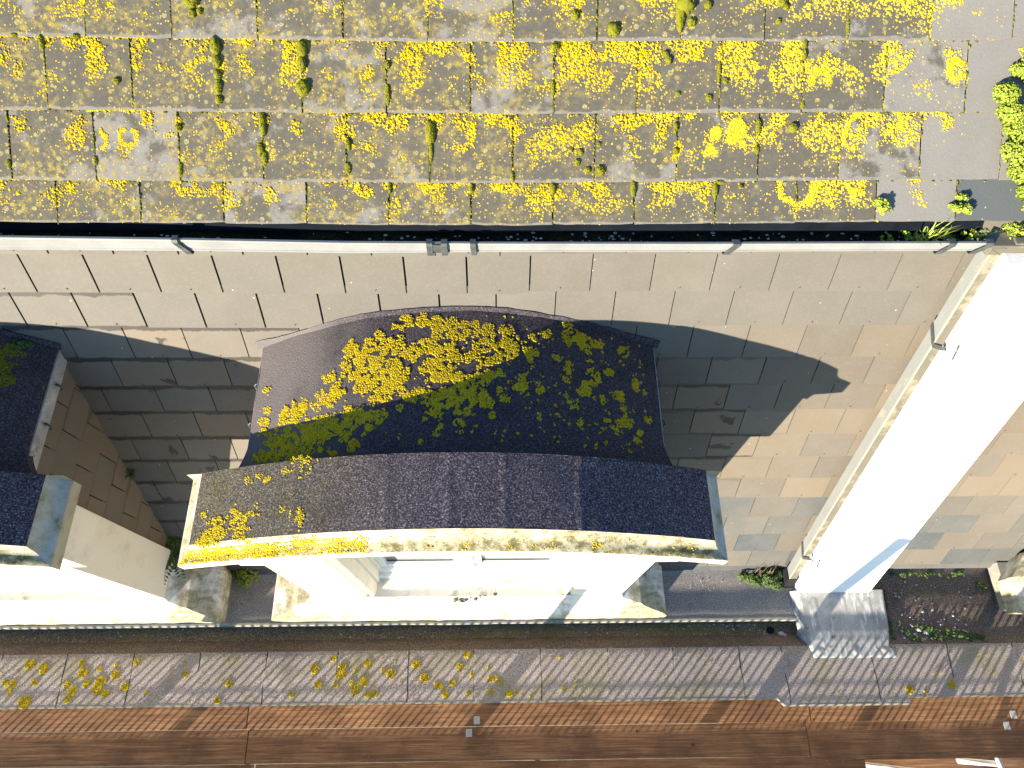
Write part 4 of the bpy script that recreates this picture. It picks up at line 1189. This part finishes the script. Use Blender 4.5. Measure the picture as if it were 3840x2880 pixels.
def apr(u, v):
    # v: 0 at wall foot -> 1 on the coping
    yk = [0, .10, .45, .75, 1.0]
    y = float(np.interp(v, yk, [-1.085, -1.14, -1.30, -1.45, -1.565]))
    z = float(np.interp(v, yk, [-3.018, -3.030, -3.050, -3.062, -3.072]))
    xl = float(np.interp(v, [0, .5, .85, 1], [4.500, 4.522, 4.550, 4.565])); xr = float(np.interp(v, [0, .5, .84, .9, 1], [5.215, 5.215, 5.19, 5.225, 5.235]))
    x = xl + (xr - xl) * u
    z += .004 * noise.noise((x * 4, y * 4, 2)) + .0012 * noise.noise((x * 22, y * 8, 5))
    for (cx, w) in ((.22, .014), (.53, .012), (.80, .008)):
        z += .004 * math.exp(-((u - cx) / w) ** 2) * (v > .1)
    for cx in (.14, .53, .88):
        d = sqrt(((u - cx) * .68) ** 2 + ((v - .90) * .46) ** 2)
        z += .010 * max(0, 1 - (d / .036) ** 2)
    if u < .07: z -= (.055 if v < .55 else .055 + .07 * min(1, (v - .55) / .1)) * ((.07 - u) / .07) ** 1.3 * (1 - .85 * max(0, v - .82) / .18)
    if u > .96: z -= .045 * ((u - .96) / .04) ** 1.5
    if v > .97: z -= .012 * (v - .97) / .03
    return (x, y, z)
mb.grid(apr, nu, nv); mb.build("lead_apron", MAT['lead'], pw)

dp = empty("downpipe", (4.55, -.5, -1.8), "square white downpipe with black brackets running beside the white party wall", "downpipe")
mb = MB(); mf = MB()
ptop, pbot = -.20, -2.972
H0, H = .058, .135
def pipe_x(z): return 4.562 + (4.462 - 4.562) * max(0, (z - ptop) / (pbot - ptop)) ** .75
n = 24; vs = []; fs = []; v2 = []; f2 = []
for i in range(n + 1):
    z = ptop + (pbot - ptop) * i / n; x = pipe_x(z)
    vs += [pwp(x, z, H0), pwp(x, z, H - .008), pwp(x + .005, z, H)]
    v2 += [pwp(x + .005, z, H), pwp(x + .055, z, H + .0), pwp(x + .060, z, H - .006), pwp(x + .060, z, H0)]
for i in range(n):
    for j in range(2): fs.append((i*3+j, (i+1)*3+j, (i+1)*3+j+1, i*3+j+1))
    for j in range(3): f2.append((i*4+j, (i+1)*4+j, (i+1)*4+j+1, i*4+j+1))
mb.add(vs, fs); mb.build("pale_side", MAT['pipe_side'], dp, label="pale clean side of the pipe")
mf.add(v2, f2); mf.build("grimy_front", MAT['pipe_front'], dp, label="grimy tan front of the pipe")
mb = MB()
vs = []
for i in range(n + 1):
    z = ptop + (pbot - ptop) * i / n; x = pipe_x(z); vs.append(Vector(pwp(x + .003, z, H - .002)))
mb.tube(vs, .0045, 6); mb.build("corner_bead", MAT['edge'], dp)
for zz in (-.74, -2.64):
    mb = MB(); x = pipe_x(zz)
    path = [pwp(x - .004, zz + .03, H0), pwp(x - .005, zz, H - .004), pwp(x + .001, zz - .012, H + .006), pwp(x + .063, zz - .03, H + .010), pwp(x + .088, zz - .040, H + .020), pwp(x + .098, zz - .038, OFF + .004), pwp(x + .088, zz + .05, OFF + .003)]
    for p, q in zip(path[:4], path[1:4]):
        p, q = Vector(p), Vector(q); d = (q - p).normalized(); e = E_MU * .013
        nn_ = d.cross(E_MU).normalized() * .003
        mb.add([p - e - nn_, q - e - nn_, q + e - nn_, p + e - nn_, p - e + nn_, q - e + nn_, q + e + nn_, p + e + nn_], [(0,3,2,1),(4,5,6,7),(0,1,5,4),(1,2,6,5),(2,3,7,6),(3,0,4,7)])
    mb.tube(path[3:], .0055, 6)
    mb.build("bracket", MAT['clip'], dp)
mb = MB()
# shoe
z0 = pbot; x = pipe_x(z0) - .004
for zz0, zz1, k in ((z0 + .03, z0 - .070, .005), (z0 - .070, z0 - .080, .010)):
    vs = []
    for z in (zz0, zz1):
        vs += [pwp(x - k, z, H0 - k), pwp(x - k, z, H + k), pwp(x + .064 + k, z, H + k), pwp(x + .064 + k, z, H0 - k)]
    mb.add(vs, [(0, 4, 5, 1), (1, 5, 6, 2), (2, 6, 7, 3), (3, 7, 4, 0), (0, 1, 2, 3)])
sh = mb.build("shoe", MAT['black'], dp)
mb = MB(); z = z0 - .0785
mb.add([pwp(x + .006, z, H0 + .008), pwp(x + .006, z, H - .006), pwp(x + .058, z, H - .006), pwp(x + .058, z, H0 + .008)], [(0, 1, 2, 3)])
mb.build("mouth", MAT['dark'], sh)

# ================================================================== SCAFFOLD
ZB = -4.10
def board(x0, x1, y0, y1, z, label, seed, plates=()):
    rnd = random.Random(seed)
    o0 = Vector(((x0 + x1) / 2, (y0 + y1) / 2, z - .038))
    B = empty("scaffold_board", o0, label, "board", "scaffold boards")
    mb = MB(); nx = max(8, int((x1 - x0) / .12))
    def top(u, v):
        x = x0 + (x1 - x0) * u; y = y0 + (y1 - y0) * v
        w = .0012 * noise.noise((x * 1.3, seed, 0)) * (1 if v < .02 or v > .98 else 0)
        return (x, y + w * 2, z + .0025 * sin(pi * v) - .004 * (v in (0, 1)) + .0015 * noise.noise((x, y * 4, seed)))
    mb.grid(top, nx, 6, rid=seed * 1.7)
    for v, s in ((0, 1), (1, -1)):
        def sd(u, w, v=v):
            p = top(u, v); return (p[0], p[1], p[2] - .034 * w)
        mb.grid(sd, nx, 1, rid=seed * 1.7)
    for u in (0, 1):
        def en(v, w, u=u):
            p = top(u, v); return (p[0], p[1], p[2] - .034 * w)
        mb.grid(en, 6, 1, rid=seed * 1.7)
    mb.build("plank", MAT['wood'], B)
    for (px, py) in plates:
        mb = MB(); mb.box(px - .026, px + .026, py - .030, py + .030, z + .0028, z + .0062); mb.build("metal_plate", MAT['clipplate'], B, bevel=.005)
    return B
board(-3.8, .180, -2.000, -1.765, ZB, "board tight under the parapet edge at the left, sunlit in stripes", 1)
board(.190, 4.905, -2.000, -1.765, ZB, "long board under the parapet edge below the whole dormer", 2, [(2.096, -1.955)])
board(4.915, 9.0, -2.000, -1.765, ZB, "board under the parapet edge below the party wall, right end", 3, [(6.64, -1.965)])
board(-3.8, .205, -2.255, -2.0045, ZB - .004, "dull brown middle board at the left, beside the butt joint", 4)
board(.213, 4.850, -2.255, -2.0045, ZB - .003, "dark brown middle board below the whole dormer", 5, [(2.031, -2.050)])
board(4.862, 9.0, -2.288, -2.0045, ZB - .002, "middle board at the right with pale specks", 6, [(6.56, -2.050)])
board(-3.8, .28, -2.50, -2.2595, ZB - .004, "outer board at the left, only its edge visible", 7)
board(.30, 5.30, -2.50, -2.2595, ZB - .005, "outer board below the whole dormer, only its edge visible", 8)
board(-3.8, 9.0, -2.75, -2.507, ZB - .004, "outermost board beside the toe board", 9)
board(4.7, 9.5, -2.62, -2.30, ZB - 1.9, "lower lift board glimpsed beneath the scaffold at the right", 10)
board(4.7, 9.5, -2.28, -1.95, ZB - 1.92, "lower lift board beside the wall beneath the scaffold", 12)
YG = -2.775
tb = MB(); tb.box(-4.5, 9.5, YG - .02, YG + .02, ZB, ZB + .165)
tag(tb.build("toe_board", MAT['wood'], None, (2.3, YG, ZB)), "long toe board edging the scaffold platform", "board")
for i, (x, lab) in enumerate([(-3.5, "far left"), (-1.10, "left"), (1.33, "middle"), (3.31, "right"), (4.62, "far right"), (7.2, "last")]):
    mb = MB(); mb.tube([(x, YG - .05, -12), (x, YG - .05, -1.98 + .1 * (i % 2))], .048, 12)
    tag(mb.build("scaffold_pole", MAT['steel'], None, (x, YG - .05, -12)), f"upright scaffold pole on the street side, {lab} one", "pole", "scaffold poles")
for z in (-3.62, -2.70):
    mb = MB(); mb.tube([(-4.5, YG - .01, z), (9.5, YG - .01, z)], .022, 10)
    tag(mb.build("guard_rail", MAT['steel'], None, (2.3, YG - .01, z)), f"{'lower' if z < -3 else 'upper'} horizontal scaffold guard rail", "rail", "scaffold guard rails")
mb = MB(); mb.tube([(4.62, YG - .09, -2.35), (5.75, YG - .09, -3.9)], .026, 10)
tag(mb.build("scaffold_brace", MAT['steel'], None, (5.2, YG - .09, -3.1)), "diagonal scaffold brace at the street side", "brace")
mb = MB()
x = -4.2
while x < 9.2:
    mb.tube([(x, YG, -4.0), (x, YG, -2.73)], .0100, 6, cap=False); x += .068
for z in (-3.96, -3.45, -2.880, -2.8555, -2.831, -2.735):
    mb.tube([(-4.2, YG + .004, z), (9.2, YG + .004, z)], .0042, 5, cap=False)
tag(mb.build("brick_guard", MAT['steel'], None, (2.3, YG, -4.0)), "wire mesh guard panel fixed along the scaffold edge", "guard")
mb = MB()
mb.tube([(5.22, -3.0, ZB - .12), (5.22, -1.83, ZB - .12)], .0245, 12); mb.blob((5.22, -2.36, ZB - .11), .05, .05, .045, 10, 6, .2, 3)
tag(mb.build("scaffold_tube", MAT['green_steel'], None, (5.22, -2.3, ZB - .12)), "green painted scaffold tube with coupler under the boards", "tube", "scaffold tubes under the boards")
mb = MB(); mb.tube([(5.30, -2.33, ZB - .30), (7.6, -2.62, ZB - .55)], .024, 12)
tag(mb.build("scaffold_tube", MAT['joinery'], None, (6.2, -2.45, ZB - .4)), "pale diagonal scaffold tube seen past the outer board end", "tube", "scaffold tubes under the boards")
mb = MB(); mb.tube([(6.62, -2.2, ZB - .35), (6.68, -2.75, ZB - .35)], .024, 12); mb.tube([(6.30, -2.33, ZB - .40), (6.66, -2.36, ZB - .40)], .024, 12)
tag(mb.build("scaffold_tube", MAT['joinery'], None, (6.65, -2.5, ZB - .35)), "pale cross scaffold tube at the right corner", "tube", "scaffold tubes under the boards")
for i, x in enumerate((-2.2, .22, 2.6, 4.88, 7.2)):
    mb = MB(); mb.tube([(x, -2.95, ZB - .068), (x, -1.80, ZB - .068)], .024, 10)
    tag(mb.build("scaffold_tube", MAT['steel'], None, (x, -2.3, ZB - .068)), f"grey transom tube carrying the boards, {ORD[i]} along the scaffold", "tube", "scaffold tubes under the boards")
g = MB(); g.box(-200, 200, -220, 60, -12.4, -12.0)
go = g.build("ground", MAT['ground'], None, (0, 0, -12)); go["kind"] = "structure"

# ================================================================== PLANTS
def leafy(name, spots, mat, label, cat, group=None, seed=1, leaf=(.008, .004), stems=True, kind=None, per=10, droop=.3):
    """spots: (x,y,z, radius, count) - rosettes of small thick leaves on short stems"""
    rnd = random.Random(seed)
    base = Vector(spots[0][:3])
    mb = MB()
    for (x, y, z, R, cnt) in spots:
        for i in range(cnt):
            a = rnd.random() * 6.283; q = R * sqrt(rnd.random())
            hgt = R * (.35 + .75 * sqrt(max(0, 1 - (q / R) ** 2))) * rnd.uniform(.7, 1.15)
            c = Vector((x + q * cos(a), y + q * sin(a) * .9, z + hgt))
            if stems and rnd.random() < .4:
                mb.tube([(x + q * cos(a) * .4, y + q * sin(a) * .4, z - .01), c], [.0016, .001], 4, cap=False, tone=.1)
            t0 = rnd.random()
            ax = Vector((cos(a) * q / R * .9, sin(a) * q / R * .9 - .25, .8)).normalized()
            u = ax.orthogonal().normalized(); w = ax.cross(u)
            for k in range(per):
                b = 2.4 * k + t0 * 6
                lay = k / per
                d = (u * cos(b) + w * sin(b)) * (1 - .65 * lay) + ax * (.15 + 1.1 * lay) - Vector((0, 0, droop * (1 - lay) * .5))
                d.normalize()
                L_ = leaf[0] * rnd.uniform(.75, 1.25) * (1 - .35 * lay); Wd = leaf[1] * rnd.uniform(.8, 1.2)
                sidev = d.cross(ax); 
                if sidev.length < 1e-4: sidev = u
                sidev.normalize(); nn = sidev.cross(d).normalized()
                p0 = c; p1 = c + d * L_ * .5; p2 = c + d * L_
                tone = min(1, max(0, .25 + .6 * lay + rnd.gauss(0, .18)))
                mb.add([p0, p1 - sidev * Wd + nn * .0004, p2 + nn * Wd * .3, p1 + sidev * Wd + nn * .0004, p1 + nn * Wd * .8], [(0, 1, 4), (1, 2, 4), (2, 3, 4), (3, 0, 4)], True, tone=tone)
    o = mb.build(name, mat, None, base)
    return tag(o, label, cat, group, kind)
def upt(x, s, h=.012): return tuple(up(x, s, h))
leafy("stonecrop", [(*upt(3.915, .062), .030, 34), (*upt(3.93, .045), .024, 18)], MAT['sedum'], "small bright green stonecrop in a joint of the lowest slate course", "plant", None, 1, (.012, .006))
leafy("stonecrop", [(*upt(4.262, .088), .020, 16), (*upt(4.245, .050), .022, 18), (*upt(4.285, .040), .024, 20), (*upt(4.225, .052), .016, 9)], MAT['sedum'], "sprawling yellow green stonecrop on the slates above the gutter end", "plant", None, 2, (.012, .006))
bush = []
for (x, s, R, n) in [(4.40, .50, .07, 130), (4.43, .42, .075, 150), (4.47, .35, .08, 170), (4.47, .26, .085, 190), (4.50, .18, .075, 150), (4.53, .10, .055, 90), (4.50, .58, .06, 90), (4.60, .45, .12, 220), (4.62, .25, .12, 220), (4.50, .64, .05, 70), (4.54, .70, .045, 60), (4.45, .60, .045, 60), (4.56, .04, .04, 60)]:
    bush.append((*upt(x, s), R * .8, int(n * 2.7)))
leafy("stonecrop", bush, MAT['sedum'], "large dense lime green stonecrop mat spilling over the roof's right end", "plant", None, 3, (.0066, .0034), per=7)
leafy("stonecrop", [(4.05, -.03, -.07, .030, 16), (4.12, -.04, -.07, .03, 18), (3.98, -.04, -.075, .025, 8), (4.33, -.03, -.06, .032, 24), (4.40, -.02, -.06, .026, 18)], MAT['sedum'], "stonecrop clump growing out of the gutter muck beside grass", "plant", None, 4, (.012, .006))
leafy("stonecrop", [(4.52, -.015, -.05, .040, 42), (4.57, -.03, -.05, .04, 36), (4.50, -.05, -.05, .03, 20)], MAT['sedum'], "stonecrop tuft over the gutter's stop end at the right edge", "plant", None, 5, (.012, .006))
mb = MB(); rnd = random.Random(6)
for i in range(46):
    b = Vector((4.16 + rnd.gauss(0, .022), -.040 + rnd.gauss(0, .012), -.045))
    if i > 36: b = Vector((4.335 + rnd.gauss(0, .008), -.045, -.06))
    L_ = rnd.uniform(.08, .17); d = Vector((rnd.gauss(.25, .65), rnd.gauss(.05, .45), 1)).normalized()
    bend = Vector((rnd.gauss(.3, .4), rnd.gauss(-.1, .4), -.7))
    pp = [b + d * L_ * t + bend * L_ * .55 * t * t for t in (0, .33, .66, 1)]
    sd = d.cross(Vector((0, .3, 1))).normalized(); wd = rnd.uniform(.0018, .0036)
    vs = []
    for t, p in zip((1, .9, .6, .05), pp): vs += [p - sd * wd * t, p + sd * wd * t]
    mb.add(vs, [(0, 1, 3, 2), (2, 3, 5, 4), (4, 5, 7, 6)], True, tone=rnd.random())
tag(mb.build("grass_tuft", MAT['grassleaf'], None, (4.16, -.035, -.065)), "tuft of long grass blades sprouting from the gutter", "grass")
mb = MB()
for i in range(7):
    a = Vector((4.40 + rnd.uniform(0, .06), -.06 + rnd.uniform(-.02, .02), -.05)); mb.tube([a, a + Vector((.04, .03, .03)), a + Vector((.09 + rnd.uniform(0, .04), .055 + rnd.uniform(-.02, .02), .025))], .0011, 4)
tag(mb.build("dry_stalks", MAT['twig'], None, (4.42, -.06, -.05)), "bundle of dry grass stalks at the gutter end", "grass")

def fern(x, y, z, R, n, label, seed):
    rnd = random.Random(seed); mb = MB()
    for i in range(n):
        a = 6.283 * i / n + rnd.uniform(-.3, .3); L_ = R * rnd.uniform(.6, 1.15)
        d = Vector((cos(a), sin(a), 0)); p0 = Vector((x, y, z))
        pts_ = [p0 + d * L_ * t + Vector((0, 0, L_ * (.9 * t - .75 * t * t))) for t in [k / 9 for k in range(10)]]
        mb.tube(pts_, [.0018] * 5 + [.001] * 5, 4, cap=False, tone=.2)
        sdv = d.cross(Vector((0, 0, 1)))
        for k in range(1, 10):
            for s in (-1, 1):
                w = L_ * .24 * (1 - abs(k / 9 - .4) * 1.1)
                q = pts_[k]; t = q + sdv * s * w + d * w * .35 + Vector((0, 0, rnd.uniform(-.006, .003)))
                m_ = q.lerp(t, .5)
                mb.add([q, m_ + d * w * .28, t, m_ - d * w * .22 + Vector((0, 0, -.001))], [(0, 1, 2, 3)], False, tone=min(1, max(0, rnd.gauss(.5, .25))))
    return tag(mb.build("fern", MAT['fern'], None, (x, y, z)), label, "plant", "ferns in the slate valley")
fern(.03, -.85, -2.62, .19, 19, "bushy dark fern beside the white wall and the coping corner", 4)
fern(-.03, -.50, -1.87, .05, 10, "tiny fern sprouting halfway down the slate valley", 7)
leafy("stonecrop", [(.385, -.945, -3.07, .085, 150), (.33, -.92, -3.07, .06, 70)], MAT['sedum'], "round green stonecrop on the lead flat between the two sills", "plant", None, 8, (.013, .0055))
leafy("stonecrop", [(4.24, -1.00, -3.085, .06, 75), (4.34, -.99, -3.085, .07, 95), (4.16, -.97, -3.085, .04, 35), (4.42, -.96, -3.08, .05, 60), (4.40, -1.03, -3.085, .05, 55)], MAT['fern'], "dark green plant heap at the foot of the downpipe", "plant", None, 9, (.015, .0065))
mb = MB(); rnd = random.Random(17)
for i in range(8):
    a = Vector((4.14 + rnd.uniform(0, .2), -1.0 + rnd.uniform(-.03, .03), -3.08)); e = a + Vector((rnd.uniform(-.02, .10), rnd.uniform(.05, .16), rnd.uniform(.06, .16)))
    mb.tube([a, a.lerp(e, .5) + Vector((.01, 0, .01)), e], [.0022, .0016, .0008], 5)
    if rnd.random() < .6: f = a.lerp(e, .5); mb.tube([f, f + Vector((rnd.uniform(-.05, .05), .05, .04))], [.0012, .0006], 4)
tag(mb.build("dead_twigs", MAT['twig'], None, (4.2, -1.0, -3.08)), "bare dead twigs standing in the plant by the downpipe", "twig")
leafy("stonecrop", [(-.20, -.13, -.86, .035, 30), (-.16, -.12, -.87, .025, 18)], MAT['fern'], "small green weed on the cut-off dormer's felt roof edge", "plant", None, 10, (.013, .0065))
weeds = []
rnd = random.Random(23)
for (x0, y0, x1, y1, n) in [(5.22, -.965, 5.9, -.955, 26), (5.22, -1.0, 5.235, -1.42, 20), (5.98, -.99, 6.05, -1.1, 8)]:
    for i in range(n):
        t = rnd.random(); weeds.append((x0 + (x1 - x0) * t + rnd.gauss(0, .01), y0 + (y1 - y0) * t + rnd.gauss(0, .008), -3.115, rnd.uniform(.01, .028), rnd.randint(4, 9)))
leafy("moss_fringe", weeds, MAT['fern'], "low mossy weeds fringing the brown flat roof right of the party wall", "weeds", None, 11, (.010, .005), kind="stuff")
mossy = []
for i in range(80):
    t = rnd.random(); x = 5.30 + .62 * t; y = -1.43 + .13 * (1 - t) * rnd.random() + rnd.gauss(0, .012)
    mossy.append((x, y, -3.112, rnd.uniform(.008, .022), rnd.randint(3, 7)))
leafy("moss_patch", mossy, MAT['fern'], "mossy drift with pale gravel on the brown flat roof", "moss", None, 12, (.010, .0055), kind="stuff")

# ================================================================== LOOSE LITTER
mb = MB(); rnd = random.Random(29)
for i in range(110):
    x = 5.25 + .75 * rnd.random(); y = rnd.uniform(-1.45, -1.0)
    if rnd.random() < .6: x = 5.30 + .55 * rnd.random(); y = rnd.gauss(-1.40, .04)
    y = min(max(y, -1.46), -.98); q = rnd.uniform(.003, .008) * (1.9 if rnd.random() < .06 else 1)
    mb.blob((x, y, -3.112 + q * .5), q * 1.3, q, q * .6, 7, 5, .5, i)
tag(mb.build("gravel", MAT['shell'], None, (5.5, -1.35, -3.11)), "pale gravel chips scattered on the brown flat roof", "gravel", None, "stuff")
mb = MB()
for i in range(110):
    x = rnd.uniform(-1.3, 4.45); y = rnd.uniform(-1.38, -1.30)
    if rnd.random() < .3: x = rnd.uniform(3.4, 4.3)
    q = rnd.uniform(.002, .0065)
    mb.blob((x, y, -3.19 + q * .4), q * 1.3, q, q * .5, 6, 4, .5, i)
for i in range(60):
    x = rnd.uniform(3.55, 4.4); y = rnd.uniform(-1.24, -.98); q = rnd.uniform(.002, .0045)
    mb.blob((x, y, -3.087 + q * .3), q * 1.3, q, q * .5, 6, 4, .5, i)
tag(mb.build("grit", MAT['shell'], None, (2, -1.34, -3.19)), "pale grit lying in the channel and on the lead flat", "grit", None, "stuff")
for i, (x, y, r, lab) in enumerate([(4.425, -1.378, .020, "larger white shell beside the drain hole"), (4.452, -1.388, .014, "smaller white shell beside the drain hole")]):
    mb = MB(); mb.blob((x, y, -3.186), r * 1.2, r * .85, r * .5, 12, 8, .25, 40 + i)
    tag(mb.build("shell", MAT['shell'], None, (x, y, -3.19)), lab, "shell", "white shells in the channel")
mb = MB()
for i in range(5): mb.tube([(5.42 + .02 * i, -1.69 + rnd.gauss(0, .02), -3.072), (5.46 + .022 * i, -1.66 + rnd.gauss(0, .02), -3.06), (5.50 + .012 * i, -1.65 + rnd.gauss(0, .02), -3.07)], .0022, 5)
tag(mb.build("dead_twigs", MAT['twig'], None, (5.46, -1.67, -3.075)), "scrap of dead twig lying on the parapet felt", "twig")
